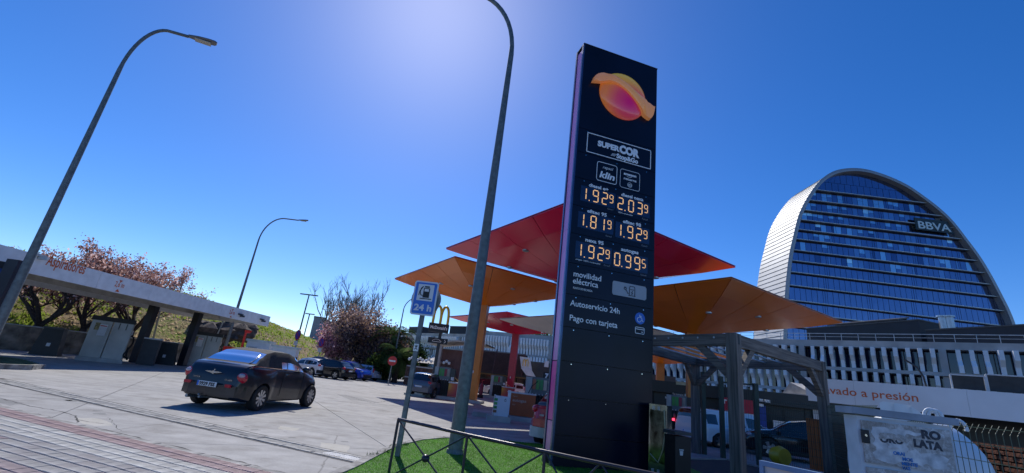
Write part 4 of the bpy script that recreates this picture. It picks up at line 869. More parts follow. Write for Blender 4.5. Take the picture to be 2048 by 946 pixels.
# peeling silver edge of the rear window seal
m = M(); pts = []
for k in range(14):
    a = k/13; x = 1.13-.62*max(0, (a-.45)/.55)**1.1; y = -.10-.42*min(1, a/.6)-.05*sin(a*9); zz = itp([(.48, 1.14), (.8, 1.32), (1.2, 1.475)], x)+.012; pts.append((x-PTL/2, y, zz))
m.tube(pts, [.012+.008*abs(sin(k*2.3)) for k in range(14)], 6); ptpart('window_seal', m, mat('peeling_seal', (.6, .6, .6), .3, metal=.6, var=.4, scale=30))
m = M()
for s in (-1, 1): m.box((3.4-PTL/2, s*.2, .985), (1.3, .02, .01))
ptpart('hood_crease', m, blk)
# --- parked row by the bank
def CP(px, py, dx, dy): q = sg(px, py); return (q.x+dx, q.y+dy)
def place(t, px, py, hdg, L, xw, W):   # wheel contact pixel = the rear (or front) wheel on the camera side
    q = sg(px, py); h = Vector((cos(hdg), sin(hdg), 0)); side = Vector((-h.y, h.x, 0)); s = 1 if side.dot(Vector((q.x, q.y, 0))) < 0 else -1
    c = Vector((q.x, q.y, 0))-h*(xw-L/2)-side*s*(W/2-.1); t.location = (c.x, c.y, 0)
c_ = suv('white sporty car parked by the bank, hidden partly by the black convertible', 619, 752, radians(128), paint('white', (.72, .73, .76)), H=1.5, spokes=5); place(c_, 622, 752.5, radians(150), 4.45, .85, 1.84); c_.rotation_euler = (0, 0, radians(150))
c_ = suv('dark boxy car between the white car and the black sport utility car', 631, 752, radians(128), paint('charcoal', (.03, .033, .04)), H=1.72, spokes=5); place(c_, 640, 751, radians(150), 4.45, .85, 1.84); c_.rotation_euler = (0, 0, radians(150))
c_ = suv('black sport utility car parked tail out beside the blue one', 668, 758, radians(142), paint('black', (.01, .012, .016), .12), H=1.6, spokes=5); place(c_, 668.6, 758.6, radians(164), 4.45, .85, 1.84); c_.rotation_euler = (0, 0, radians(164))
c_ = suv('bright blue sport utility car parked nose out in the row', 705, 760, radians(-48), paint('blue', (.012, .06, .48), .15), H=1.64, spokes=5); place(c_, 706, 760, radians(-22), 4.45, 3.52, 1.84); c_.rotation_euler = (0, 0, radians(-22))
c_ = wagon('pale silver blue estate car parked tail out right of the blue car', 731, 760, radians(142), paint('silver_blue', (.36, .45, .58), .2), spokes=5); place(c_, 731, 760, radians(160), 4.4, .8, 1.74); c_.rotation_euler = (0, 0, radians(160))
c_ = wagon('small dark blue car at the far end of the parked row beside the bushes', 762, 757, radians(-45), paint('dark_blue', (.02, .04, .16), .2), spokes=5); place(c_, 757, 757.5, radians(-25), 4.4, 3.42, 1.74); c_.rotation_euler = (0, 0, radians(-25))
# --- red car beside the totem
c_ = suv('crimson car with pale lower bumper, seen only in part left of the totem', 1078, 894, radians(68), paint('red', (.50, .012, .03), .2), H=1.56, spokes=5, headl=False); h_ = radians(69); cq = Vector((1.15, 13.25, 0)); hv = Vector((cos(h_), sin(h_), 0)); sv = Vector((-hv.y, hv.x, 0)); c1 = cq+hv*(4.45/2)-sv*.86; c_.location = (c1.x, c1.y, 0); c_.rotation_euler = (0, 0, h_); c_['group'] = 'cars at the pumps'
m = M(); m.prism([(0, -.84), (-.08, -.6), (-.12, 0), (-.08, .6), (0, .84), (.2, .93), (.2, -.93)], (-4.45/2-.01, 0, .26), (1, 0, 0), (0, 1, 0), (0, 0, .26)); part('lower_bumper', m, mat('bumper_grey', (.55, .53, .52), .5), c_)
bp = M(); bp.prism([(0, -.80), (-.1, -.55), (-.13, 0), (-.1, .55), (0, .80), (.2, .9), (.2, -.9)], (-4.45/2-.01, 0, .53), (1, 0, 0), (0, 1, 0), (0, 0, .2)); part('upper_bumper', bp, paint('red', (.5, .012, .03)), c_)
part('plate_lamp', M().box((-4.45/2-.02, .55, .83), (.05, .12, .05)), mat('lens_white', (.5, .42, .45), .2), c_)
pl2 = part('number_plate', M().box((-4.45/2-.06, 0.1, .80), (.03, .52, .115)), whitep, c_); part('plate_band', M().box((-4.45/2-.078, .33, .80), (.005, .05, .11)), sb_, pl2)
# --- cars at and beyond the pumps
c_ = wagon('dark hatchback with pale roof standing left of the left pump', 850, 795, radians(60), paint('slate', (.07, .09, .13), .2), tail=(.1, .7, .9, .08, .14, .09)); place(c_, 848, 796, radians(72), 4.4, .8, 1.74); c_.rotation_euler = (0, 0, radians(72)); c_['group'] = 'cars at the pumps'; p = sg(850, 796); c_.location = (p.x+.1, p.y+2.3, 0)
c_ = wagon('white small car passing behind the far pumps, in front of the restaurant', 1005, 790, radians(175), paint('white', (.72, .73, .76))); p = sd(1008, 790, 47); c_.location = (p.x, p.y, 0); c_['group'] = 'cars at the pumps'
c_ = suv('dark car behind the orange column of the left canopy', 970, 780, radians(20), paint('black', (.01, .012, .016), .12), H=1.55); p = sd(978, 780, 51); c_.location = (p.x, p.y, 0); c_['group'] = 'cars at the pumps'
# --- white van and dark car behind the fence
def van(loc, hdg):
    L, W, H = 4.9, 1.9, 1.85
    top = [(0, 1.0), (.03, 1.4), (.1, 1.7), (.25, H-.04), (.6, H), (3.0, H), (3.35, 1.8), (4.0, 1.15), (4.5, 1.0), (4.8, .75), (L, .55)]
    belt = [(0, .95), (.1, 1.12), (3.9, 1.08), (4.5, .95), (L, .5)]
    return car('white van with a red tail light glowing, behind the green mesh fence', loc, hdg, L, W, top, belt, .9, 3.95, .34, (3.4, 4.0), (.02, .16), (.3, 3.9), paint('white', (.72, .73, .76)), pillars=((.9, 1.8), (2.6, 2.75)), tail=(.05, .86, 1.15, .04, .06, .22), plate=('', .6, -.01), group='cars at the pumps', name='white_van')
p = sd(1456, 900, 23.5); v_ = van((p.x, p.y, 0), radians(22)); v_.scale = (.95, .95, .80)
for s in (1,): m = M(); m.box((-2.47, .86, 1.05), (.05, .12, .12)); part('lit_lamp', m, mat('brake_light', (1, .05, .12), .4, emis=2.5), v_)
p = sd(1600, 905, 21.5); c_ = suv('black car with glossy hood parked behind the fence next to the orange panel', 1597, 905, radians(160), paint('black', (.01, .012, .016), .1), H=1.5); c_.location = (p.x+.5, p.y+.3, 0); c_.rotation_euler = (0, 0, radians(150)); c_['group'] = 'cars at the pumps'
# ================================================================ OVAL GLASS TOWER
tw = thing('oval_tower', 'tall rounded blue glass office tower with silver shell and white letters near the top', 'building', (0, 0, 0)); YF = 150.0
o_px = [(228, 1000), (228, 900), (232, 800), (236, 700), (245, 600), (258, 500), (280, 400), (305, 300), (340, 225), (385, 155), (430, 105), (480, 72), (530, 57), (590, 52), (650, 57), (720, 75), (800, 105), (880, 145), (960, 200), (1040, 262), (1110, 330), (1180, 420), (1250, 515), (1310, 615), (1360, 710), (1400, 790), (1430, 865), (1450, 930), (1462, 1000)]
def tower(u, v): x, y = 1480+u/2.6285, 320+v/2.6285; d = ray(x, y); p = EYE+d*(YF/d.y); return Vector((p.x, 0, p.z))
tw.location = (0, YF, 0)
ol = [tower(*q) for q in o_px]; ol = [Vector((ol[0].x, 0, 0))]+ol+[Vector((ol[-1].x+1.2, 0, 0))]
ol = [Vector(q) for q in lerpcurve([tuple(q) for q in ol], 4)]; TC = Vector((140, 0, 38))
shellm = mat('silver_shell', (.42, .43, .44), .62, metal=.45, var=.06, scale=.15); DEP = 18.0
# shell made of overlapping horizontal panels along the outline
total = 0; seg = []
for a, b in zip(ol, ol[1:]): seg.append((total, a, b)); total += (b-a).length
def along(s):
    for t0, a, b in seg:
        l = (b-a).length
        if t0 <= s <= t0+l+1e-6: return a.lerp(b, (s-t0)/max(l, 1e-6))
    return ol[-1]
npan = 128; 
for k in range(npan):
    a, b = along(total*k/npan), along(total*(k+1)/npan); d = (b-a).normalized(); out = Vector((-d.z, 0, d.x)); 
    m = M(); a2, b2 = a+d*.06, b-d*.06
    P = [a2, b2+out*.0]; m.v = [tuple(q) for q in (a2+Vector((0, -.7, 0)), a2+Vector((0, DEP, 0)), b2+Vector((0, DEP, 0)), b2+Vector((0, -.7, 0)), a2+out*.26+Vector((0, -.7, 0)), a2+out*.26+Vector((0, DEP, 0)), b2+out*.12+Vector((0, DEP, 0)), b2+out*.12+Vector((0, -.7, 0)))]
    m.f = [(0, 1, 2, 3), (7, 6, 5, 4), (0, 4, 5, 1), (1, 5, 6, 2), (2, 6, 7, 3), (3, 7, 4, 0)]; part('shell_panel', m, shellm, tw)
m = M()
for q in ol: d_ = (TC-q).normalized(); m.v += [tuple(q-d_*.45+Vector((0, -.75, 0))), tuple(q-d_*.1+Vector((0, -.95, 0))), tuple(q+d_*.9+Vector((0, -.9, 0))), tuple(q+d_*1.1+Vector((0, 1.3, 0)))]
for i in range(len(ol)-1): m.f += [(i*4+k, i*4+k+1, i*4+k+5, i*4+k+4) for k in range(3)]
part('rim', m, mat('rim_silver', (.40, .40, .40), .5, metal=.5), tw, smooth=True)
inner = [q+(TC-q).normalized()*.5 for q in ol]
m = M(); m.prism([(q.x, q.z) for q in inner], (0, 1.4, 0), (1, 0, 0), (0, 0, 1), (0, DEP-1.6, 0)); part('core', m, mat('tower_core', (.012, .02, .06), .4), tw)
fl_px = [(400, 157), (360, 210), (330, 262), (305, 312), (285, 362), (272, 412), (260, 470), (250, 525), (245, 585), (240, 655), (237, 733), (237, 798), (232, 870)]
fz = [tower(*q).z for q in fl_px]; fz.append(fz[-1]-4.6); fz.append(fz[-1]-4.6)
def span(z):       # x range of the outline at height z
    xs_ = []
    for a, b in zip(inner, inner[1:]):
        if (a.z-z)*(b.z-z) < 0: xs_.append(a.x+(b.x-a.x)*(z-a.z)/(b.z-a.z))
    return (min(xs_), max(xs_)) if len(xs_) > 1 else None
tg_ = [mat('tower_glass_%d' % i, c, r_, metal=.88, var=.06, scale=.08) for i, (c, r_) in enumerate([((.16, .20, .33), .10), ((.24, .29, .42), .08), ((.42, .52, .62), .12), ((.72, .82, .80), .25), ((.09, .12, .22), .1)])]
random.seed(21); npane = 0; restp = M()
def pane(x0, x1, z0, z1, mi):
    global npane
    m = M() if npane < 300 else restp; tilt = random.uniform(-.03, .03)
    s0 = span(z0+.05); s1 = span(z1-.05)
    if not s0: return
    if not s1: s1 = (TC.x, TC.x)
    def cl(x, s): return min(max(x, s[0]), s[1])
    P = [(cl(x0, s0), z0), (cl(x1, s0), z0), (cl(x1, s1), z1), (cl(x0, s1), z1)]
    if max(p[0] for p in P)-min(p[0] for p in P) < .25: return
    b = len(m.v); m.v += [(x, 1.15+tilt*(i % 2), z) for i, (x, z) in enumerate(P)]+[(x, 1.3, z) for x, z in P]; m.f += [(b, b+1, b+2, b+3), (b+7, b+6, b+5, b+4), (b, b+4, b+5, b+1), (b+1, b+5, b+6, b+2), (b+2, b+6, b+7, b+3), (b+3, b+7, b+4, b)]
    if m is not restp: part('pane', m, tg_[mi], tw)
    npane += 1
GX0 = span(10)[0]
for i in range(len(fz)-1):
    z1, z0 = fz[i]-.35, fz[i+1]+.35; s0 = span(z0); x = s0[0]-.1; k = 0
    while x < s0[1]:
        wd_ = 2.05 if (k % 9) not in (7, 8) else .8
        lit = i in (8, 9) ; r_ = random.random(); mi = (3 if i == 8 and r_ < .12 else 2) if lit and .04 < (x-s0[0])/(s0[1]-s0[0]) < .93 else (0 if r_ < .62 else 1 if r_ < .84 else 4 if r_ < .9 else 2)
        if npane >= 300: mi = 0
        split = (not lit) and random.random() < (.45 if i < 3 else .22)
        if split and npane < 290:
            zm = z0+(z1-z0)*random.choice((.5, .62)); pane(x+.07, x+wd_-.07, z0, zm-.03, mi); pane(x+.07, x+wd_-.07, zm+.03, z1, random.choice((2, 2, 3)) if wd_ > 1 else mi)
        else: pane(x+.07, x+wd_-.07, z0, z1, mi)
        x += wd_; k += 1
zt = max(q.z for q in inner)
for r in range(4):
    z0, z1 = fz[0]+.35+r*4.2, fz[0]+.35+(r+1)*4.2-.12
    s0 = span(z0)
    if not s0 or z0 > zt-1: break
    x = s0[0]
    while x < s0[1]: pane(x+.07, x+2.5-.07, z0, min(z1, zt-.2), random.choice((0, 4, 4))); x += 2.5
if restp.v: part('panes', restp, tg_[0], tw, kind='stuff')
bandm = mat('sun_shade', (.16, .17, .19), .4, metal=.5)
for z in fz:
    s0 = span(z); m = M(); m.box(((s0[0]+s0[1])/2, .55, z), (s0[1]-s0[0]-.4, 1.2, .30)); b = part('sun_shade', m, bandm, tw); m = M(); m.box(((s0[0]+s0[1])/2, -.1, z+.12), (s0[1]-s0[0]-.4, .14, .16)); part('shade_lip', m, mat('shade_lip', (.72, .72, .68), .4, metal=.4), b)
# letters on a dark green panel
a, b, c, d = tower(930, 352), tower(1100, 372), tower(935, 312), tower(1080, 328)
m = M(); m.prism([(fz_x, fz_z) for fz_x, fz_z in ((a.x-1.0, fz[4-1]+0), )] if 0 else [(a.x-.6, a.z-1.1), (b.x+1.4, a.z-1.1), (d.x+.5, a.z+3.7), (a.x-.6, a.z+3.7)], (0, -.25, 0), (1, 0, 0), (0, 0, 1), (0, .4, 0)); part('letter_panel', m, mat('letter_panel', (.012, .03, .035), .5), tw)
text('BBVA', 4.1, mat('tower_letters', (.62, .74, .74), .5, var=.02), tw, (a.x, -.3, a.z-.5), (1, 0, 0), bold=.05, fitw=b.x-a.x, ext=.15)

# ================================================================ LOW OFFICE BLOCKS WITH WHITE FINS
finm = mat('white_fin', (.80, .81, .83), .6, var=.06, scale=.6); blueg = mat('office_glass', (.012, .025, .07), .06, var=.3, scale=.4, spec=.9); concg = mat('block_concrete', (.42, .41, .40), .9, var=.15, scale=.4, bump=.2)
def finblock(name, label, p0, p1, rows, zpar, step, depth, grp, fins_as_parts, turned=(.0, .0), rail=True, tilt=0.):
    p0, p1 = Vector((*p0, 0)), Vector((*p1, 0)); d = (p1-p0).normalized(); L_ = (p1-p0).length
    t = thing(name, label, 'building', p0, atan2(d.y, d.x), grp)      # local x along facade, -y toward the viewer
    m = M(); m.box((L_/2, 6.5, zpar/2), (L_, 10, zpar-.3)); part('core', m, blueg, t)
    zs = [zpar-.9]+[r[0] for r in rows]
    m = M(); m.box((L_/2, 6, zpar-.45), (L_, 12.4, .9)); part('parapet', m, concg, t)
    for r in rows:
        m = M(); m.box((L_/2, 5.6, r[0]-.22), (L_, 12.6, .42)); part('floor_slab', m, concg, t)
    cnt = 0
    shared = {}
    acc = M()
    for ri, (zb, zt_) in enumerate(rows):
        h = zt_-zb; x = step*.5; k = 0
        while x < L_:
            an = turned[0]+(turned[1]-turned[0])*x/L_; w_ = .42
            prof = [(0, 0), (-.28, 0), (-.42, h*.34), (-1.05, h*.60), (-1.05, h), (0, h)] if (k % 14) < 11 else [(0, 0), (-.9, 0), (-.9, h*.3), (-.35, h*.55), (-.35, h), (0, h)]
            ca, sa = cos(an), sin(an)
            ux, dp = Vector((-sa, ca, 0)), Vector((ca, sa, 0))*w_
            if (k % 13) == 12:   # concrete pier between bays
                m = M(); m.box((x, -.1, zb+h/2), (.7, .5, h)); part('pier', m, concg, t)
            elif fins_as_parts:
                key = (ri, (k % 14) < 11, round(an, 1))
                ux2 = Vector((-sin(round(an, 1)), cos(round(an, 1)), 0)); dp2 = Vector((cos(round(an, 1)), sin(round(an, 1)), 0))*w_
                if key not in shared: shared[key] = M().prism([(a, b) for a, b in prof], (0, 0, 0), ux2, (0, 0, 1), dp2).mesh('fin', finm)
                o = obj('fin', shared[key], t); o.location = (x, 0, zb)
            else: acc.prism(prof, (x, 0, zb), ux, (0, 0, 1), dp)
            x += step*(1.0 if x < L_*.55 or not fins_as_parts else 1.25); k += 1
        # window mullions
    if acc.v: part('fins', acc, finm, t, kind='stuff')
    m = M(); x = 0
    while x < L_:
        for (zb, zt_) in rows: m.box((x, 1.44, (zb+zt_)/2), (.09, .08, zt_-zb))
        x += 1.35
    part('mullions', m, darkgrey, t, kind='stuff')
    if rail:
        m = M(); m.beam((0, .2, zpar+1.0), (L_, .2, zpar+1.0), .07, .07); m.beam((0, .2, zpar+.55), (L_, .2, zpar+.55), .04, .04); x = 0
        while x <= L_: m.beam((x, .2, zpar), (x, .2, zpar+1.0), .06, .06, up=(0, 1, 0)); x += 1.9
        part('roof_railing', m, mat('railing_grey', (.5, .52, .55), .4, metal=.3), t, kind='stuff')
    return t
F0, F1 = (24.5, 86.5), (86, 20.5)
finblock('office_block', 'long office block with white kinked fins and concrete parapet at the right, below the tower', F0, F1, [(8.62, 11.4), (5.35, 8.15), (2.1, 4.9)], 12.3, 1.15, 12, 'low office blocks with white fins', True, turned=(-.35, .55))
finblock('office_block', 'far office block with fine white vertical fins behind the restaurant', (-4.2, 97), (26, 84.5), [(7.0, 10.2), (3.4, 6.6)], 11.1, .62, 12, 'low office blocks with white fins', False, rail=False)
finblock('office_block', 'leftmost pale office block with wavy fins behind the yellow arches sign', (-36, 152), (-3.6, 118), [(8.2, 11.4), (4.4, 7.6), (.6, 3.8)], 12.3, .95, 12, 'low office blocks with white fins', False, rail=False)
# green roof planting on the far block
random.seed(31); gm_ = M(); a, b = Vector((2, 94.2, 11.1)), Vector((24, 85.4, 11.1))
for k in range(1600):
    p = a.lerp(b, random.random())+Vector((random.uniform(-.5, .5), random.uniform(0, 2.5), random.uniform(0, .9)*abs(sin(k*.01)))); r = .2; q = Vector((random.uniform(-r, r), random.uniform(-r, r), random.uniform(-r, r))); q2 = Vector((random.uniform(-r, r), random.uniform(-r, r), random.uniform(-r, r))); gm_.quad(p+q, p+q2, p-q, p-q2)
obj('roof_planting', gm_.mesh('roof_planting', mat('roof_green', (.16, .22, .04), .9, var=.4)), None, kind='stuff', label='yellow green planting along the far office roof edge', category='plants')
def box_bld(label, p0, p1, z0, z1, dep, mt, name='plant_room', cat='building', group=None, wins=0):
    p0, p1 = Vector((*p0, 0)), Vector((*p1, 0)); d = (p1-p0).normalized(); L_ = (p1-p0).length; t = thing(name, label, cat, p0, atan2(d.y, d.x), group)
    m = M(); m.box((L_/2, dep/2, (z0+z1)/2), (L_, dep, z1-z0)); part('wall', m, mt, t); m = M(); m.box((L_/2, dep/2, z1+.1), (L_+.2, dep+.2, .2)); part('roof_edge', m, darkgrey, t); return t, L_
pr_ = mat('plant_room_black', (.010, .013, .022), .6, var=.2, scale=.4)
def azp(px, py, D): q = sd(px, py, D); return (q.x, q.y), q.z
(pa, z1), (pb, z2) = azp(1612, 652, 112), azp(1838, 648, 100); t, L_ = box_bld('black roof plant room below the tower, the left one with a slanting solar panel', pa, pb, 9, (z1+z2)/2, 10, pr_, group='black plant rooms')
m = M(); m.box((L_*.52, 2, (z1+z2)/2+.9), (13, 3, .25), ry=0, rx=.25); m.box((L_*.52, 2.8, (z1+z2)/2+.5), (13, .2, .9)); part('solar_panel', m, darkgrey, t)
(pa, z1), (pb, z2) = azp(1850, 655, 98), azp(2120, 655, 92); t, L_ = box_bld('black roof plant room below the tower, the right one at the frame edge', pa, pb, 9, (z1+z2)/2, 10, pr_, group='black plant rooms')
for px in (1888, 1902):
    p = sd(px, 655, 101); q = sd(px, 640, 101); m = M(); m.lathe((0, 0, q.z-1.6), [(.55, 0), (.55, 2.0), (.75, 2.05), (.75, 2.3)], 12); m.box((0, 0, q.z-4), (.3, .3, 5)); solo('roof_vent', m, alu, 'silver roof vent '+('left' if px == 1888 else 'right')+' of the pair in front of the tower base', 'vent', 'silver roof vents', loc=(p.x, p.y, 0))
(pa, z1), (pb, z2) = azp(818, 659, 158), azp(845, 659, 150); box_bld('dark roof box with an aerial on the leftmost office block', pa, pb, 11, z1+.7, 8, pr_, group='roof boxes')
(pa, z1), (pb, z2) = azp(900, 656, 134), azp(938, 657, 128); box_bld('dark roof box above the block right of the arches sign', pa, pb, 10, z1+.4, 8, pr_, group='roof boxes')
# grey block and its dark neighbour on the hill
(pa, z1), (pb, z2) = azp(622, 660, 125), azp(647, 660, 125); zt_ = sd(632, 634, 125).z; box_bld('plain grey block on the hill beyond the pink blossom', pa, pb, 0, zt_, 8, mat('hill_grey', (.30, .32, .35), .6), name='hill_building', group='blocks on the hill')
(pa, z1), (pb, z2) = azp(647, 660, 126), azp(700, 660, 128); box_bld('dark flat block adjoining the plain grey one on the hill', pa, pb, 0, zt_-.6, 8, mat('hill_dark', (.05, .07, .09), .5), name='hill_building', group='blocks on the hill')
# roof sign behind the vacuum canopy
p = sd(475, 622, 60); q = sd(513, 628, 60); dd = (Vector((q.x-p.x, q.y-p.y, 0))); t = thing('roof_sign', 'dark lettering ending in etum standing above the vacuum canopy edge', 'sign', (p.x, p.y, 0), atan2(dd.y, dd.x)); text('netum.', .95, darkgrey, t, (-.5, 0, p.z-.45), X, bold=.03, fitw=dd.length+.9, ext=.06)
m = M(); m.beam((-.3, 0, p.z-.45), (-.3, 0, 3), .08, .08, up=(0, 1, 0)); m.beam((1.8, 0, p.z-.45), (1.8, 0, 3), .08, .08, up=(0, 1, 0)); m.beam((-.6, 0, p.z-.5), (2.6, 0, p.z-.5), .08, .08); part('frame', m, darkgrey, t)

# ================================================================ RESTAURANT
mc = thing('restaurant', 'dark low restaurant with a white projecting panel bearing yellow arches', 'building', (-3.6, 56, 0), radians(-17))
bw = mat('restaurant_wall', (.045, .048, .055), .5, var=.1, scale=.5); brn = mat('brown_slats', (.10, .055, .05), .7, var=.15, scale=2)
RW = 24
m = M(); m.box((RW/2, 5, 3.1), (RW, 10, 1.9)); part('upper_wall', m, bw, mc)
m = M(); m.box((RW/2, 5.3, 1.1), (RW-.4, 9.4, 2.2)); part('glass_front', m, mat('restaurant_glass', (.02, .025, .03), .08, spec=.9), mc)
m = M(); m.box((RW/2, .3, 2.08), (RW, .5, .18)); part('ochre_lintel', m, mat('ochre', (.25, .14, .05), .5), mc)
for k in range(9): m = M(); m.box((.3+k*RW/8.2, .32, 1.0), (.18, .2, 2.0)); part('frame_post', m, mat('ochre', (.25, .14, .05), .5), mc)
# hipped brown slatted screen at the left
for k in range(26): m = M(); m.beam((.0+.17*0, -.9+.028*k, 2.3+.098*k), (7.3, -.9+.028*k, 2.3+.098*k), .05, .055); part('slat', m, brn, mc)
for k in range(5): m = M(); m.beam((.1+1.78*k, -.95, 2.2), (.1+1.78*k, -.15, 5.0), .09, .09, up=(1, 0, 0)); part('screen_post', m, brn, mc)
m = M(); m.box((3.65, .3, 3.5), (7.3, 1.0, 2.3)); part('screen_wall', m, mat('screen_back', (.04, .025, .025), .8), mc)
p = sd(1015, 700, 50)
def mcl(px, py, yy=-1.0):     # pixel -> restaurant local x,z on plane y=yy
    d_ = (cos(mc.rotation_euler.z), sin(mc.rotation_euler.z)); o_ = (mc.location.x-d_[1]*yy*-1*-1, mc.location.y+d_[0]*yy); return sp(px, py, o_, d_)
q = [mcl(*a) for a in ((1043, 714), (1059, 718), (1064, 737), (1050, 733))]; 
q1 = [mcl(a[0], a[1]) for a in ((1040, 713), (1060, 716), (1064, 740), (1043, 736))]; q2 = [mcl(a[0], a[1]) for a in ((1043, 736), (1064, 740), (1072, 754), (1054, 751))]
pn1 = part('sign_panel', M().prism(q1[::-1], (0, -1.1, 0), X, Z, (0, .12, 0)), whitep, mc); part('sign_panel', M().prism(q2[::-1], (0, -1.3, 0), X, Z, (0, .12, 0)), whitep, mc)
def arches(m, x0, z0, w_, h, r, y, n=12):
    for c in (-.25, .25):
        pts = []
        for k in range(n+1):
            a = pi*k/n; pts.append((x0+w_*(c-.25*cos(a))*1.0, y, z0+h*sin(a)**.55))
        m.tube(pts, r, 8)
    return m
gold = mat('arch_yellow', (.85, .50, .02), .35, var=.03)
cx_ = sum(a[0] for a in q1)/4; cz_ = sum(a[1] for a in q1)/4; part('arches', arches(M(), cx_, cz_-.35, .62, .75, .045, -1.14), gold, pn1, smooth=True)
for k, (px, col_) in enumerate(((1093, whitep), (930, redp))):
    s_, z_ = mcl(px, 728, -.1); m = M(); m.box((s_, -.08, z_), (.5, .1, .7)); part('wall_plate', m, col_, mc)
# totem with arches
p = sd(868, 745, 38); mt_ = thing('arches_sign', 'black pylon sign with yellow arches over a name board and arrow board', 'sign', (p.x, p.y, 0), radians(10))
def ml(px, py): return sp(px, py, (mt_.location.x, mt_.location.y), (cos(radians(10)), sin(radians(10))))
s0, zz0 = ml(862, 655); s1, zz1 = ml(897, 648); bw_ = .0
zb0 = ml(872, 668)[1]; 
m = M(); m.box((0, .1, zz0/2-.0), (.26, .26, zz0)); part('post', m, mat('pylon_dark', (.03, .04, .05), .4), mt_)
xa, za = ml(857, 652); xb, zb_ = ml(899, 652); cxx = (xa+xb)/2; wB = (xb-xa)*.97
bd = part('name_board', M().box((cxx, -.05, za-.05), (wB, .2, .72)), mat('board_black', (.015, .02, .03), .4), mt_); text("McDonald's", .36, white_t, bd, (cxx, -.155, za-.16), X, align='CENTER', bold=.01, fitw=wB*.84)
part('arches', arches(M(), cxx+.05, za+.32, wB*.74, 1.45, .11, -.05), gold, mt_, smooth=True)
xc, zc = ml(873, 681); bd = part('arrow_board', M().box((xc+.1, -.05, zc-.02), (1.62, .16, .46)), mat('board_black', (.015, .02, .03), .4), mt_)
icon([[(xc+.62, zc+.12), (xc+.75, zc-.02), (xc+.62, zc-.16)]], white_t, .04, name='arrow_mark', y=-.14, parent=bd); icon([[(xc-.35, zc-.10), (xc-.3, zc), (xc-.1, zc+.1), (xc+.15, zc+.1), (xc+.28, zc), (xc+.38, zc-.04), (xc+.36, zc-.1), (xc-.35, zc-.10)]], white_t, .025, name='car_mark', y=-.14, parent=bd)
# kiosk with curved canopy, terrace fence with lanterns
p = sd(905, 775, 44); kk = thing('drive_kiosk', 'brown drive through kiosk with a white curved roof left of the orange column', 'kiosk', (p.x, p.y, 0), radians(-12))
m = M(); m.box((0, 1.2, 1.9), (3.2, 2.4, 3.8)); part('wall', m, mat('kiosk_brown', (.17, .08, .07), .7, var=.2, scale=1.5), kk)
m = M()
for i in range(9):
    a = i/8; x0, x1 = -2.6+5.6*a, 0; z = 4.0+.55*sin(pi*min(1, a*1.6)*.5)*(1-max(0, a-.5)*.35); m.v += [(x0, -1.3, z), (x0, 2.6, z), (x0, -1.3, z+.12), (x0, 2.6, z+.12)]
for i in range(8): b = i*4; m.f += [(b, b+1, b+5, b+4), (b+2, b+6, b+7, b+3), (b, b+4, b+6, b+2), (b+1, b+3, b+7, b+5)]
part('curved_roof', m, mat('pale_roof', (.5, .48, .44), .6), kk)
m = M(); m.box((-1.45, -.95, 2.0), (.35, .35, 4.0)); part('pillar', m, mat('pillar_stone', (.42, .38, .36), .8), kk); part('window', M().box((1.1, -.02, 1.7), (.9, .06, 1.5)), mat('kiosk_red', (.42, .02, .04), .5), kk); part('speaker', M().lathe((1.3, -.03, 3.2), [(.42, 0), (.42, -.05)], 18, 'Y'), black, kk)
tf_ = thing('terrace_fence', 'brown slatted terrace fence with pale rails and white globe lanterns left of the kiosk', 'fence', (0, 0, 0)); a, b = sg(807, 772), sg(878, 772); a.z = b.z = 0; a = sd(807, 772, 47); b = sd(900, 785, 43); a.z = b.z = 0; tf_.location = a; v_ = b-a
slm = mat('fence_board', (.14, .075, .05), .8, var=.3, scale=3); nb = 30
for k in range(nb): m = M(); m.box(v_*(k/(nb-1))+Vector((0, 0, 1.0)), (.16, .05, 1.9), rz=atan2(v_.y, v_.x)); part('slat', m, slm, tf_)
for z in (.8, 1.85): m = M(); m.beam(Vector((0, -.06, z)), v_+Vector((0, -.06, z)), .06, .1); part('rail', m, mat('pale_rail', (.5, .46, .4), .7), tf_)
for k in range(5):
    p = a+v_*(.08+.19*k); t = thing('lantern', 'white three globe lantern on the terrace fence '+['at its left end', 'second from the left', 'in the middle', 'second from the right', 'at its right end'][k], 'lamp', (p.x, p.y, 0), 0, 'globe lanterns on the terrace'); m = M(); m.tube([(0, 0, 0), (0, 0, 2.35)], .05, 6); part('post', m, darkgrey, t)
    for dx in (-.25, 0, .25): m = M(); m.ball((dx, 0, 2.5+(.15 if dx == 0 else 0)), .15, 10, 6); part('globe', m, whitep, t, smooth=True)
p = sd(865, 745, 46); t = thing('parasol', 'cream terrace parasol behind the fence near the kiosk', 'parasol', (p.x, p.y+1.5, 0)); m = M(); m.lathe((0, 0, 2.3), [(1.9, 0), (.05, .75)], 8); part('canopy', m, mat('cream_cloth', (.55, .5, .45), .8), t); m = M(); m.tube([(0, 0, 0), (0, 0, 3)], .04, 6); part('pole', m, darkgrey, t)

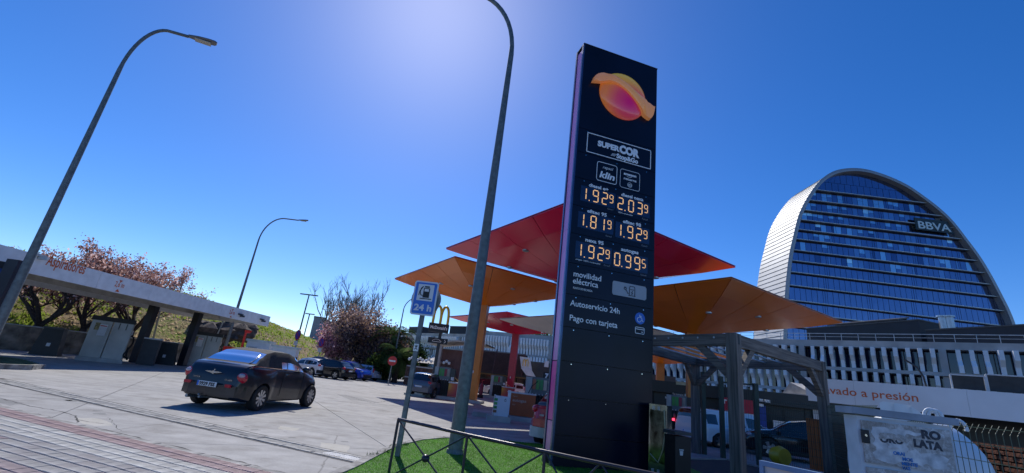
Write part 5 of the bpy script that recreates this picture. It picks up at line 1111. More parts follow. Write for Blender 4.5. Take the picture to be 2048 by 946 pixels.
# ================================================================ SHOP, WASH CANOPY
blackw = mat('shop_black', (.010, .012, .018), .35, var=.15, scale=.8)
def sh(px, py, z): return sg(px, py, z)
S0, S1 = Vector((9.4, 33.5, 0)), Vector((19.0, 28.2, 0)); sv_ = (S1-S0).normalized(); shop = thing('shop', 'black fronted service shop behind the pergola with small white lettering', 'building', S0, atan2(sv_.y, sv_.x)); SL = (S1-S0).length
def sl_(px, py): return sp(px, py, (S0.x, S0.y), (sv_.x, sv_.y))
zt0 = sl_(1303, 757)[1]; zt1 = sl_(1580, 790)[1]; ztp = (zt0+zt1)/2
m = M(); m.box((SL/2, 2.5, (ztp+2.1)/2), (SL+4, 5, ztp-2.1)); part('upper_wall', m, blackw, shop); m = M(); m.box((SL/2, 2.9, 1.05), (SL+4, 4.2, 2.1)); part('lower_wall', m, mat('shop_glass', (.012, .014, .02), .35, spec=.5), shop)
for k in range(15): x = -1.5+k*1.15; m = M(); m.box((x, .75, 1.05), (.08, .1, 2.1)); part('window_frame', m, black, shop)
m = M(); m.box((-.9, -.06, ztp+.18), (2.6, .1, .2)); 
for (px, py, s_, sz, wpx) in ((1345, 786, 'Tu compra 365', .17, 30), (1330, 794, 'RÁPIDO Y FÁCIL', .2, 44)):
    x, z = sl_(px, py+3); x2, _ = sl_(px+wpx, py+3); text(s_, sz, white_t, shop, (x, -.01, z), X, fitw=x2-x)
x, z = sl_(1366, 767); part('wall_plate', M().box((x, -.03, z), (.9, .04, .22)), mat('pale_plate', (.5, .5, .35), .5), shop); x, z = sl_(1360, 799); part('badge', M().box((x, -.03, z), (.55, .04, .32)), whitep, shop); x, z = sl_(1380, 785)
for k in range(3): part('jug_mark', M().lathe((x-.25+.25*k, -.01, z-.2), [(.09, 0), (.09, -.02)], 10, 'Y'), whitep, shop)
for (px0, px1, py0, py1, cm, nm, lb) in ((1456, 1470, 797, 840, whitep, 'poster', 'tall white price poster'), (1480, 1572, 797, 824, red_c, 'banner', 'crimson banner with a pale foot'), (1480, 1572, 824, 838, whitep, 'banner_foot', None), (1480, 1572, 838, 865, mat('poster_blue', (.04, .07, .30), .4, var=.3, scale=2), 'lit_poster', None), (1522, 1531, 812, 868, mat('poster_blue2', (.02, .06, .35), .4), 'blue_panel', None), (1548, 1582, 843, 875, whitep, 'white_notice', None)):
    (x0, z0), (x1, z1) = sl_(px0, py1), sl_(px1 if px1 < 1580 else px1, py0)
    if nm.startswith('banner') or nm == 'lit_poster': (x0, _), (x1, _) = sl_(1443, (py0+py1)/2), sl_(1513, (py0+py1)/2)
    zc = (z0+z1)/2; hh = abs(sl_(1478, py0)[1]-sl_(1478, py1)[1]); 
    if nm in ('banner', 'banner_foot', 'lit_poster'): zc = (sl_(1478, py0+1)[1]+sl_(1478, py1+1)[1])/2
    o = part(nm, M().box(((x0+x1)/2, -.06, zc), (x1-x0, .06, hh-.01)), cm, shop)
    if lb: o['label'] = lb
    if nm == 'banner': text('r', .5, white_t, o, (x0+.12, -.1, zc+.05), X, bold=.02)
for px, py in ((1532, 802), (1518, 800), (1519, 810), (1487, 769)): x, z = sl_(px, py); m = M(); m.box((x, -.2, z), (.3, .4, .16), rz=.4); part('camera', m, whitep, shop)
# row of grey sheet roofs beside the shop
a_, b_ = sd(1572, 780, 37), sd(1612, 790, 36); m = M(); t = thing('wash_annexe', 'small grey annexe box between the shop and the wash canopy', 'building', (a_.x, a_.y, 0), atan2(b_.y-a_.y, b_.x-a_.x)); m.box((.9, 1.5, (sd(1580, 787, 37).z+sd(1580, 814, 37).z)/2), (2.6, 3, abs(sd(1580, 787, 37).z-sd(1580, 814, 37).z))); part('fascia', m, mat('annexe_grey', (.33, .34, .36), .6), t); m = M(); m.box((.9, 2, 1.3), (2.2, 2, 2.6)); part('wall', m, blackw, t); m = M(); m.prism([(-.2, 0), (2.4, 0), (.5, .75)], (-.4, .3, sd(1580, 787, 37).z), X, Z, (0, 2.4, 0)); part('roof', m, mat('pale_roof', (.5, .48, .44), .6), t)
W0 = sg(1610, 748, 4.15); W0.z = 0; W1 = sg(2048, 780, 4.15); W1.z = 0; wv = (W1-W0).normalized(); WL = (W1-W0).length+5; wc = thing('wash_canopy', 'long grey car wash canopy with orange lettering at the right edge', 'canopy', W0, atan2(wv.y, wv.x))
def wl(px, py): return sp(px, py, (W0.x, W0.y), (wv.x, wv.y))
zwt = wl(1800, 769)[1]; zwb = wl(1800, 820)[1]; gw = mat('wash_fascia', (.74, .76, .80), .45, var=.05, scale=.5); npan = 6
for k in range(npan): l = WL/npan; m = M(); m.box((l*(k+.5), 0, (zwt+zwb)/2), (l-.008, .12, zwt-zwb)); part('fascia_panel', m, gw, wc)
m = M(); m.box((0, 3, (zwt+zwb)/2), (.1, 6, zwt-zwb)); part('end_fascia', m, gw, wc); m = M(); m.box((WL/2, 3.1, zwb+.5), (WL-.2, 6, .08)); part('roof', m, darkgrey, wc)
xl, zl = wl(1657, 787); xr_, _ = wl(1835, 797); xL, _ = wl(1637, 790); text('Lavado a presión', .62, mat('dull_orange', (.62, .13, .04), .5, var=.02), wc, (xL-.02, -.066, zl), X, fitw=(xr_-xL), bold=.006)
for px in (1632, 1880): x, z = wl(px, 830); m = M(); m.box((x, .5, zwb/2), (.36, .36, zwb)); part('column', m, greyp, wc)
for i, (pa, pb) in enumerate(((1916, 1986), (1989, 2110))):
    x0, z0 = wl(pa, 774); x1, z1 = wl(pb, 774+(.05*(pb-pa))); zt_ = wl(pa, 749)[1]; t = thing('roof_panel', ('left' if i == 0 else 'right')+' dark framed panel standing on the wash canopy roof', 'panel', W0+wv*x0+Vector((0, .3, zwt)), atan2(wv.y, wv.x), 'dark panels on the wash canopy'); hh = zt_-zwt
    m = M(); m.box(((x1-x0)/2, .0, hh/2), (x1-x0-.1, .06, hh-.06)); part('mesh', m, mat('panel_mesh', (.05, .05, .05), .7), t); m = M()
    m.box(((x1-x0)/2, 0, hh), (x1-x0, .12, .06)); m.box((0, 0, hh/2), (.07, .12, hh)); m.box((x1-x0, 0, hh/2), (.07, .12, hh)); part('frame', m, greyp, t)
m = M(); x, z = wl(1885, 765); 
t = thing('wash_lamp', 'grey curved lamp arm leaning above the wash canopy in front of the fins', 'lamp', W0+wv*x+Vector((0, 1.2, 0)), atan2(wv.y, wv.x)); m.tube([(.25, 0, 3), (.1, 0, zwt+.6), (-.1, 0, zwt+1.1), (-.6, 0, zwt+1.5)], .05, 8); part('arm', m, darkgrey, t)
# bay interior: dark and brown brick back wall under the wash canopy
b0 = W0+Vector((-wv.y, wv.x, 0))*6.2; t = thing('wash_back_wall', 'brown brick wall and dark bay behind the tank fence', 'wall', b0, atan2(wv.y, wv.x)); m = M(); m.box((WL/2, 0, 2.2), (WL, .3, 4.3)); part('dark_wall', m, blackw, t)
# ================================================================ PERGOLA
A_, B_, C_ = sg(1466, 668, 3.2), sg(1639, 724, 3.2), sg(1390, 717, 3.2); D_ = Vector((3.45, 12.7, 3.2))
pg = thing('pergola', 'weathered timber pergola with braced posts and steel rods, right of the totem', 'pergola', (A_.x, A_.y, 0)); O_ = Vector((A_.x, A_.y, 0)); a, b, c, d = [q-O_ for q in (A_, B_, C_, D_)]
for q in (a, b, c, d): q.z = 3.2
def ppost(q, dirs):
    m = M(); ang = atan2((b-a).y, (b-a).x); m.box((q.x, q.y, 1.6), (.235, .235, 3.22), rz=ang); o = part('post', m, wood_post, pg)
    m = M(); m.box((q.x, q.y, 3.08), (.08, .243, .22), rz=ang); part('notch', m, black, o)
    for r in dirs:
        v = (r-q).normalized(); m = M(); m.beam(q+v*.1+Vector((0, 0, -.90)), q+v*1.0+Vector((0, 0, -.10)), .12, .16); part('brace', m, wood, pg)
ppost(a, (b, d)); ppost(b, (a, c)); ppost(c, (b, d)); ppost(d, (a, c))
for p, q in ((a, b), (b, c), (c, d), (d, a)): v = (q-p).normalized(); m = M(); m.beam(p+v*.12+Vector((0, 0, -.13)), q-v*.12+Vector((0, 0, -.13)), .16, .27); part('beam', m, wood, pg)
rod = mat('steel_rod', (.5, .52, .55), .35, metal=.6)
for k in range(1, 8):
    t_ = k/8; p, q = a.lerp(b, t_), d.lerp(c, t_); v = (q-p).normalized(); p2, q2 = a.lerp(d, t_), b.lerp(c, t_); m = M(); m.tube([p2+Vector((0, 0, -.08))-(q2-p2).normalized()*.1, q2+Vector((0, 0, -.08))+(q2-p2).normalized()*.1], .022, 8); part('rod', m, rod, pg, smooth=True)

# ================================================================ GREEN MESH FENCE
gfm = mat('fence_green', (.03, .06, .05), .5, var=.1)
def meshfence(label, pts, H, pitch=.055, first=0, z0=.15):
    t = thing('mesh_fence', label, 'fence', (pts[0][0], pts[0][1], 0), 0, 'green mesh fence panels'); o0 = Vector((pts[0][0], pts[0][1], 0))
    for (p, q) in zip(pts, pts[1:]):
        lone = hypot(p[0], p[1]) > 14
        p, q = Vector((*p, 0))-o0, Vector((*q, 0))-o0; v = (q-p).normalized(); L_ = (q-p).length; nr = Vector((-v.y, v.x, 0)); m = M(); x = .03
        while x < L_:
            s_ = p+v*x; m.beam(s_+Vector((0, 0, z0)), s_+Vector((0, 0, H-.12)), .006, .006, up=(0, 1, 0)); m.beam(s_+Vector((0, 0, H-.12)), s_+nr*.06+Vector((0, 0, H-.02)), .006, .006); x += pitch
        part('vertical_wires', m, gfm, t, kind='stuff')
        z = z0+.02
        while z < H: m = M(); m.beam(p+Vector((0, 0, z)), q+Vector((0, 0, z)), .009, .009); part('wire', m, gfm, t); z += .2
        m = M(); m.box((p.x, p.y, H/2-.01), (.05, .05, H-.02), rz=atan2(v.y, v.x)); po = part('post', m, gfm, t); m = M(); m.box((p.x, p.y, H-.01), (.06, .06, .02)); part('cap', m, greyp, po)
    return t
P1 = sd(1515, 900, 17.6); P2 = sd(1650, 900, 16.6); P3 = sd(1760, 900, 12.0); P4 = sd(1866, 900, 9.4); P5 = sd(2110, 900, 7.9)
meshfence('green mesh fence with bent top in front of the black car and orange screen', [tuple(p.to_2d()) for p in (P1, P2, P3)], 2.05)
meshfence('green mesh fence panel in front of the white gas tank at the right edge', [tuple(p.to_2d()) for p in (P3, P4, P5)], 1.83, pitch=.10)
Q0, Q1, Q2 = sd(1408, 870, 18.2), sd(1445, 870, 18.0), sd(1516, 870, 17.6)
t = thing('gate_frame', 'dark green tall gate posts with a mesh leaf behind the pergola post', 'gate', (Q0.x, Q0.y, 0)); v0 = Vector((Q0.x, Q0.y, 0))
for q, h in ((Q0, 2.75), (Q1, 2.65), (Q2, 2.5)): m = M(); m.box((q.x-v0.x, q.y-v0.y, h/2), (.13, .13, h)); part('gate_post', m, gfm, t)
m = M(); p_, q_ = Vector((Q1.x, Q1.y, 2.45))-v0, Vector((Q2.x, Q2.y, 2.45))-v0; m.beam(p_, q_, .05, .05); part('gate_rail', m, gfm, t); m = M()
x = 0
while x < 1: s_ = p_.lerp(q_, x); m.beam(Vector((s_.x, s_.y, .1)), s_, .006, .006, up=(0, 1, 0)); x += .07
part('gate_wires', m, gfm, t, kind='stuff')
# orange slatted panel and brown screen behind the fence
os_ = mat('orange_board', (.42, .12, .025), .6, var=.1, scale=2)
p, q = sd(1613, 850, 19.5), sd(1652, 855, 19.2); t = thing('orange_screen', 'orange slatted screen behind the fence next to the black car', 'screen', (p.x, p.y, 0), atan2(q.y-p.y, q.x-p.x)); L_ = hypot(q.x-p.x, q.y-p.y); hz = sd(1630, 838, 19.4).z; nb = 5
for k in range(nb): m = M(); m.box((L_*(k+.5)/nb, 0, hz/2), (L_/nb-.015, .05, hz)); part('slat', m, os_, t)
bs_ = mat('brown_brick', (.20, .075, .035), .85, var=.25, scale=4, bump=.3)
def brickscreen(label, p, q, z1, nrow, nc):
    t = thing('brick_screen', label, 'screen', (p.x, p.y, 0), atan2(q.y-p.y, q.x-p.x), 'brown woven screens'); L_ = hypot(q.x-p.x, q.y-p.y); m = M(); m.box((L_/2, .06, z1/2), (L_, .05, z1)); part('backing', m, mat('screen_gap', (.03, .012, .01), .9), t); cw, rh = L_/nc, z1/nrow; me = {}
    for r in range(nrow):
        for c in range(nc):
            k = c % 3
            if k not in me: me[k] = M().box((0, 0, 0), (cw*.9, .05+.012*k, rh*.72)).mesh('brick', bs_)
            x = cw*(c+.5+(.5 if r % 2 else 0)); 
            if x+cw*.5 > L_+.01: continue
            o = obj('brick', me[k], t); o.location = (x, random.uniform(-.01, .01), rh*(r+.5))
    return t
p, q = sd(1655, 850, 20), sd(1700, 860, 19.8); brickscreen('brown woven brick screen left of the white cabinet', p, q, sd(1675, 845, 20).z, 22, 8)
p, q = sd(1930, 880, 13.4), sd(2085, 900, 12.6); zq = sd(1990, 888, 13.2).z; brickscreen('brown woven brick screen behind the tank at the right edge', p, q, zq, 17, 14)
# gas tank: horizontal vessel with a dished end facing us, manhole cover and lifting eyes
c1 = sd(1838, 960, 10.6); zc = 1.05; tr_ = .9; tk = thing('gas_tank', 'large white gas tank with rounded end behind the fence and grey cabinet', 'tank', (c1.x, c1.y, 0), radians(50)); tw_ = mat('tank_white', (.72, .76, .80), .35, var=.04, scale=.6); zc = .98
ztop = sd(1880, 846, 10.6).z; tr_ = .93
prof = [(.002, -.62), (tr_*.35, -.58), (tr_*.62, -.48), (tr_*.82, -.33), (tr_*.94, -.16), (tr_, 0), (tr_, 4.6), (tr_*.82, 5.0), (.002, 5.3)]
m = M(); m.lathe((0, 0, zc), prof, 40, 'X'); part('vessel', m, tw_, tk, smooth=True)
m = M(); m.box((.8, 0, .25), (.3, tr_*1.5, .5)); m.box((3.9, 0, .25), (.3, tr_*1.5, .5)); part('saddle', m, concrete_l, tk)
tk.rotation_euler = (0, 0, radians(48))
for i, (px, py, r) in enumerate(((1917, 850, .09), (1862, 826, .08), (1871, 828, .08))):
    q = sd(px, py+6, 10.3); m = M(); pts = [(0+.0, r*cos(a_), r*1.3*sin(a_)) for a_ in [pi*k/10 for k in range(-1, 12)]]; 
    m.tube(pts, .025, 8); o = part('lifting_eye', m, tw_, tk, smooth=True); iv = Matrix.Rotation(-tk.rotation_euler.z, 3, 'Z') @ (Vector((q.x, q.y, 0))-Vector((c1.x, c1.y, 0))); o.location = (iv.x, iv.y, q.z)
q0, q1 = sd(1762, 818, 10.6), sd(1858, 832, 10.6); iv = Matrix.Rotation(-tk.rotation_euler.z, 3, 'Z'); t = thing('valve_cover', 'white ribbed valve cover box standing on top of the tank above the cabinet', 'cover', ((q0.x+q1.x)/2, (q0.y+q1.y)/2, q0.z-.18), atan2(q1.y-q0.y, q1.x-q0.x)); L_ = hypot(q1.x-q0.x, q1.y-q0.y); hh = sd(1780, 803, 10.6).z-q0.z+.16
m = M(); m.prism([(-L_/2, 0), (L_/2, 0), (L_/2-.06, hh*.45), (L_/2-.22, hh*.92), (-L_/2+.05, hh), (-L_/2, hh*.9)][::-1], (0, -.35, 0), X, Z, (0, .7, 0)); cv = part('cover', m, mat('cover_white', (.80, .82, .85), .3, var=.04), t)
for k in (-.2, .16): m = M(); m.box((k*L_, -.36, hh*.5), (.02, .03, hh*.9)); part('rib', m, whitep, cv)

# ================================================================ UTILITY CABINET
k0, k1 = sd(1712, 832, 6.0), sd(1903, 866, 6.45); k0.z = k1.z = 0; cdv = (k1-k0).normalized(); ang = atan2(cdv.y, cdv.x); cl = (k1-k0).length; cb = thing('utility_cabinet', 'dirty white utility cabinet with torn posters at the lower right', 'cabinet', (k0.x, k0.y, 0), ang)
def cx2(px, py): return sp(px, py, (k0.x, k0.y), (cdv.x, cdv.y))
zc_ = cx2(1712, 818)[1]
def cmat():
    m = bpy.data.materials.new('grimy_cabinet'); m.use_nodes = True; N = m.node_tree.nodes; L = m.node_tree.links; b = N['Principled BSDF']; b.inputs['Roughness'].default_value = .75; tc = N.new('ShaderNodeTexCoord')
    prev = None
    for s_, p0, p1, dk in ((4, .36, .58, .68), (18, .42, .6, .70), (60, .38, .62, .82)):
        n = N.new('ShaderNodeTexNoise'); n.inputs['Scale'].default_value = s_; n.inputs['Detail'].default_value = 8; n.inputs['Distortion'].default_value = 1.2; L.new(tc.outputs['Object'], n.inputs['Vector']); r = N.new('ShaderNodeValToRGB'); r.color_ramp.elements[0].position = p0; r.color_ramp.elements[1].position = p1; r.color_ramp.elements[0].color = (dk, dk*.95, dk*.90, 1); r.color_ramp.elements[1].color = (1, 1, 1, 1); L.new(n.outputs[0], r.inputs[0])
        x = N.new('ShaderNodeMix'); x.data_type = 'RGBA'; x.blend_type = 'MULTIPLY'; x.inputs[0].default_value = 1
        if prev is None: x.inputs[6].default_value = (.80, .77, .76, 1)
        else: L.new(prev, x.inputs[6])
        L.new(r.outputs[0], x.inputs[7]); prev = x.outputs[2]
    L.new(prev, b.inputs['Base Color']); MC['grimy'] = m; return m
gc = cmat(); cbp = mat('cabinet_paint', (.66, .68, .72), .6, var=.12, scale=3, bump=.1)
m = M(); m.box((cl/2, .11, zc_/2-.03), (cl, .22, zc_-.06)); part('body', m, cbp, cb)
part('cap', M().prism([(-.05, -.05), (cl+.05, -.05), (cl+.05, .27), (-.05, .27)], (0, 0, zc_-.045), X, (0, 1, 0), (0, 0, .065)), mat('cap_grey', (.36, .39, .45), .6, var=.15, scale=4), cb)
zd = cx2(1722, 923)[1]; xd0 = cx2(1722, 860)[0]
d1 = part('door', M().box(((xd0+cl-.03)/2, -.012, (zd+zc_-.10)/2), (cl-.03-xd0, .02, zc_-.10-zd)), gc, cb); part('door', M().box(((xd0+cl-.03)/2, -.012, (zd-.04+.2)/2), (cl-.03-xd0, .02, zd-.04-.2)), gc, cb)
x_, z_ = cx2(1727, 872); lk_ = part('lock', M().box((x_, -.03, z_), (.065, .02, .125)), black, d1); part('keyhole', M().lathe((x_, -.04, z_+.01), [(.012, 0), (.012, -.006)], 10, 'Y'), chrome, lk_)
random.seed(44)
def torn(x0, x1, z0, z1, y, n=9, j=.03):
    pts = []
    for k in range(n): pts.append((x0+(x1-x0)*k/n+random.uniform(-j, j)*.5, z0+random.uniform(-j, j)))
    for k in range(n): pts.append((x1+random.uniform(-j, j), z0+(z1-z0)*k/n))
    for k in range(n): pts.append((x1-(x1-x0)*k/n, z1+random.uniform(-j, j)*.6))
    for k in range(n): pts.append((x0+random.uniform(-j, j), z1-(z1-z0)*k/n))
    return M().prism(pts, (0, y, 0), X, Z, (0, -.0015, 0))
pap = mat('poster_paper', (.76, .73, .72), .8, var=.22, scale=11, detail=9)
xa_, za_ = cx2(1738, 835); xb_, zb_2 = cx2(1892, 936); za_ = zc_-.15
poster = part('torn_poster', torn(xa_, xb_, zb_2, za_, -.0235, 11, .025), pap, d1); part('torn_poster', torn(cx2(1806, 870)[0], xb_+.02, cx2(1850, 905)[1], za_-.03, -.0255, 9, .02), gc, d1)
inkb = mat('ink_black', (.02, .02, .035), .7, var=.3, scale=30, dark=(.10, .10, .11)); inkl = mat('ink_blue', (.05, .24, .62), .7, var=.3, scale=30)
def cw_(s_, p0, p1, hpx, m_, y=-.0275, bold=.006):
    a, b = cx2(*p0), cx2(*p1); h = abs(cx2(p0[0], p0[1]-hpx)[1]-a[1]); o = text(s_, h*1.38, m_, poster, (a[0], y, a[1]), (b[0]-a[0], 0, b[1]-a[1]), (0, 0, 1), bold=bold, fitw=b[0]-a[0], ext=.001); return a, b, h
cw_('RO', (1839, 875), (1878, 880), 16, inkb); cw_('LATA', (1824, 892), (1882, 901), 15, inkb); cw_('ORO', (1757, 883), (1804, 888), 13, inkb, bold=.004)
a, b = cx2(1756, 874), cx2(1806, 880); part('poster_patch', torn(a[0], b[0], a[1]-.01, a[1]+.045, -.030, 9, .012), gc, d1); a, b = cx2(1772, 890), cx2(1792, 890); part('poster_patch', torn(a[0], b[0], a[1]-.02, a[1]+.02, -.030, 7, .008), pap, d1)
for s_, p0, p1 in (('ORAI', (1783, 908), (1806, 911)), ('MOS', (1801, 920), (1822, 923)), ('MENTE', (1800, 929), (1832, 933)), ('VAS', (1801, 938), (1818, 940))): cw_(s_, p0, p1, 6.5, inkl, bold=.002)
# map or notice frame at the bottom
p, q = sd(1521, 925, 4.3), sd(1650, 947, 4.1); t = thing('information_board', 'light blue framed white information board at the bottom edge, right of centre', 'board', (p.x, p.y, 0), atan2(q.y-p.y, q.x-p.x)); L_ = hypot(q.x-p.x, q.y-p.y); zt_ = (p.z+q.z)/2+.01
bf = mat('board_frame', (.16, .27, .44), .4, var=.1); m = M(); m.box((L_/2, 0, zt_-.02), (L_, .04, .035)); m.box((L_/2, 0, zt_-.55), (L_, .04, .035)); part('frame_rail', M().box((L_/2, 0, zt_-.02), (L_, .04, .035)), bf, t); part('frame_rail', M().box((L_/2, 0, zt_-.55), (L_, .04, .035)), bf, t)
for x in (.015, L_-.015): part('frame_side', M().box((x, 0, zt_-.285), (.03, .042, .5)), bf, t)
pb_ = part('board', M().box((L_/2, .01, zt_-.285), (L_-.04, .015, .50)), mat('board_paper', (.62, .58, .58), .6, var=.05), t)
m = M(); m.box((.09, -.004, zt_-.10), (.10, .01, .022)); m.box((.055, -.004, zt_-.15), (.025, .01, .12)); part('print', m, black, pb_)
for x in (.1, L_-.1): m = M(); m.box((x, .03, (zt_-.5)/2), (.04, .04, zt_-.5)); part('leg', m, bf, t)
# steel cabinet behind totem with torn reflective film
p = sd(1298, 850, 11.0); q = sd(1334, 850, 10.85); L_ = hypot(q.x-p.x, q.y-p.y); t = thing('steel_locker', 'polished steel locker with torn reflective film at the right foot of the totem', 'cabinet', (p.x, p.y, 0), atan2(q.y-p.y, q.x-p.x)); hz = 1.52
m = M(); m.box((L_/2, .15, hz/2), (L_, .3, hz)); b = part('body', m, mat('mirror_steel', (.30, .33, .32), .12, metal=.9, var=.25, scale=3), t); m = M()
part('film', torn(.03, L_-.03, .34, hz-.12, -.006, 8, .02), mat('film', (.10, .13, .11), .10, metal=.85, var=.5, scale=5), t)
m = M(); m.tube([(L_-.06, -.02, hz-.1), (L_-.03, -.02, hz-.5), (L_-.08, -.02, hz-.9), (L_*.55, -.02, .36), (.04, -.02, .5)], .012, 6); part('film_edge', m, mat('film_edge', (.55, .48, .3), .3), t, smooth=True)
for (x, z) in ((.1, hz-.08), (.22, hz-.08), (.1, .18), (.22, .18)):
    m = M()
    for k in range(5): m.box((x, -.008, z-.03+k*.016), (.055, .006, .008))
    part('vent_slots', m, greyp, t)
# bin behind the pergola
p, q = sd(1350, 900, 10.2), sd(1386, 900, 10.1); t = thing('waste_bin', 'tall black bin with small white symbol, between the steel locker and pergola', 'bin', ((p.x+q.x)/2, (p.y+q.y)/2, 0), .25, 'black bins by the pergola'); zz = sd(1368, 868, 10.1).z
m = M(); m.box((0, .2, zz/2-.03), (.34, .34, zz-.06), taper=1.06); part('body', m, black, t); m = M(); m.box((0, .2, zz), (.40, .40, .06)); part('lid', m, darkgrey, t); m = M(); m.prism([(-.03, 0), (.03, 0), (.04, .08), (-.04, .08)], (-.04, .02, zz-.4), X, Z, (0, .005, 0)); m.box((-.04, .02, zz-.30), (.1, .004, .02)); part('symbol', m, greyp, t)
# yellow ball bollard
p = sd(1560, 912, 16.2); t = thing('yellow_reel', 'round yellow hose reel behind the information board', 'reel', (p.x, p.y, 0), .2); m = M(); m.lathe((0, 0, p.z+.0), [(.02, -.18), (.22, -.18), (.27, 0), (.22, .18), (.02, .18)], 20, 'Y'); part('drum', m, mat('yellow', (.50, .38, .02), .4), t, smooth=True); m = M(); m.box((-.05, .0, p.z/2), (.10, .1, p.z)); part('stand', m, mat('yellow', (.5, .38, .02), .4), t)

# ================================================================ RAILING
rl = thing('railing', 'black tubular railing with crossed bars and round bosses around the lawn', 'railing', (-1.55, 8.0, .07)); H = .78; r0 = Vector((-1.55, 8.0, 0)); pts = [sg(797, 838, .85), sg(935, 870, .85), sg(1090, 903, .85), sg(1330, 953, .85)]
pts = [Vector((p.x, p.y, 0))-r0+Vector((0, 0, 0)) for p in pts]; rm = mat('railing_black', (.035, .033, .05), .35, metal=.3, var=.1)
rl.location = (r0.x, r0.y, 0); H = .85
for i in range(len(pts)-1):
    a, b = pts[i], pts[i+1]; v = (b-a).normalized(); m = M(); m.tube([a+Vector((0, 0, H)), b+Vector((0, 0, H))], .024, 12); part('top_rail', m, rm, rl, smooth=True)
    a2, b2 = a+Vector((0, 0, H-.02)), b+Vector((0, 0, H-.02)); a1, b1 = a+Vector((0, 0, .03)), b+Vector((0, 0, .03)); c = (a2+b1)/2
    nc = 1 if i < 2 else 2
    for k in range(nc):
        s0, s1 = a.lerp(b, k/nc), a.lerp(b, (k+1)/nc)
        for u, w_ in ((s0, s1), (s1, s0)): m = M(); m.tube([u+v*(.02 if u is s0 else -.02)+Vector((0, 0, H-.02)), w_+Vector((0, 0, .0))], .0125, 8); part('cross_bar', m, rm, rl, smooth=True)
        m = M(); m.ball((s0+s1)/2+Vector((0, 0, (H-.03)/2)), .062, 14, 10, (1, 1, .9)); part('boss', m, rm, rl, smooth=True)
    m = M(); m.tube([a1, b1], .018, 8); part('bottom_rail', m, rm, rl, smooth=True)
for i, a in enumerate(pts): m = M(); m.tube([a+Vector((0, 0, 0)), a+Vector((0, 0, H))], .02 if i else .022, 10); part('post', m, rm, rl, smooth=True)

# ================================================================ PUMPS
def logopanel(m_name='pump_panel'):
    if m_name in MC: return MC[m_name]
    m = bpy.data.materials.new(m_name); m.use_nodes = True; N = m.node_tree.nodes; L = m.node_tree.links; b = N['Principled BSDF']; b.inputs['Roughness'].default_value = .3; tc = N.new('ShaderNodeTexCoord')
    v = N.new('ShaderNodeVectorMath'); v.operation = 'DISTANCE'; v.inputs[1].default_value = (.55, -.3, .85); L.new(tc.outputs['Object'], v.inputs[0]); r = N.new('ShaderNodeValToRGB'); e = r.color_ramp.elements; e[0].position = .12; e[0].color = (.62, .34, .02, 1); e[1].position = .72; e[1].color = (.42, .01, .04, 1); x = e.new(.38); x.color = (.60, .12, .02, 1); L.new(v.outputs['Value'], r.inputs[0]); L.new(r.outputs[0], b.inputs['Base Color']); MC[m_name] = m; return m
def pump(loc, rz, label, box=True, num=None, k=1.):
    t = thing('fuel_pump', label, 'fuel pump', loc, rz, 'fuel pumps'); t.scale = (k, k, k)
    m = M(); m.box((.6, .1, .09), (3.2, 1.3, .18)); part('island', m, concrete_l, t)
    m = M(); m.box((-.30, 0, 1.06), (.24, .62, 1.78)); part('side_panel', m, mat('pump_grey', (.33, .36, .38), .4, metal=.2), t)
    m = M(); m.box((.22, .06, 1.55), (.80, .5, .85)); hd = part('head', m, mat('pump_slate', (.12, .15, .17), .35), t); m = M(); m.box((.22, .08, .63), (.80, .44, 1.0)); part('body', m, mat('pump_dark', (.045, .05, .055), .5), t)
    for i, c in enumerate(((.05, .28, .06), (.05, .3, .07), (.3, .03, .06), (.3, .28, .25)) if num is None else ((.40, .14, .08), (.08, .30, .08), (.05, .28, .1), (.6, .5, .42))):
        part('grade_panel', M().box((-.06+i*.18, -.205, 1.64), (.15, .03, .46)), mat('grade_%d_%s' % (i, num), c, .4), t)
    for i in range(5):
        x = -.10+i*.155; m = M(); m.tube([(x, -.20, 1.12), (x+.01, -.27, 1.02), (x, -.30, .85), (x+.02, -.28, .55), (x-.03, -.26, .28), (x+.05, -.25, .24), (x+.07, -.24, .6), (x+.06, -.2, 1.0)], .018, 6); h = part('hose', m, rubber, t, smooth=True); m = M(); m.box((x, -.24, 1.10), (.05, .08, .16), rx=.4); part('nozzle', m, black, h); part('nozzle_cap', M().ball((x, -.28, 1.19), .03, 8, 6), whitep, h, smooth=True)
    part('card_unit', M().box((.78, .02, 1.55), (.28, .4, .75)), mat('card_black', (.015, .02, .03), .3), t); part('keypad', M().box((.80, -.2, 1.30), (.2, .04, .2)), greyp, t)
    if box:
        o = obj('promo_box', M().box((1.22, -.02, .62), (1.15, .62, .82)).mesh('promo_box', logopanel()), t); m = M(); m.box((1.22, -.02, 1.07), (1.2, .66, .08)); part('promo_lid', m, greyp, t); m = M(); m.tube([(.95, -.1, 1.1), (.75, -.1, 1.42), (.95, -.1, 1.38), (1.35, -.1, 1.12)], .03, 6); part('squeegee_hood', m, mat('hood_tan', (.5, .33, .12), .5), t)
    if num: text(num, .28, white_t, t, (.45, -.1, 2.0), X, bold=.02); part('number_plate', M().box((.52, -.04, 2.1), (.34, .08, .34)), black, t)
    return t
p = sg(872, 796); pump((p.x+.1, p.y+.1, 0), radians(-4), 'fuel pump with red and yellow box left of the orange column', k=1.0)
p = sd(985, 795, 41); pump((p.x+.1, p.y, 0), radians(-4), 'farther fuel pump with red box, left of the crimson column', k=.98)
p = sd(1048, 838, 22.0); pump((p.x+.35, p.y, 0), radians(2), 'nearest fuel pump numbered seven, right of the orange autogas dispenser', box=False, num='7', k=.98)
p = sd(1349, 855, 27); pump((p.x, p.y, 0), radians(-20), 'fuel pump in the shade behind the bin, seen through the pergola', k=.98)
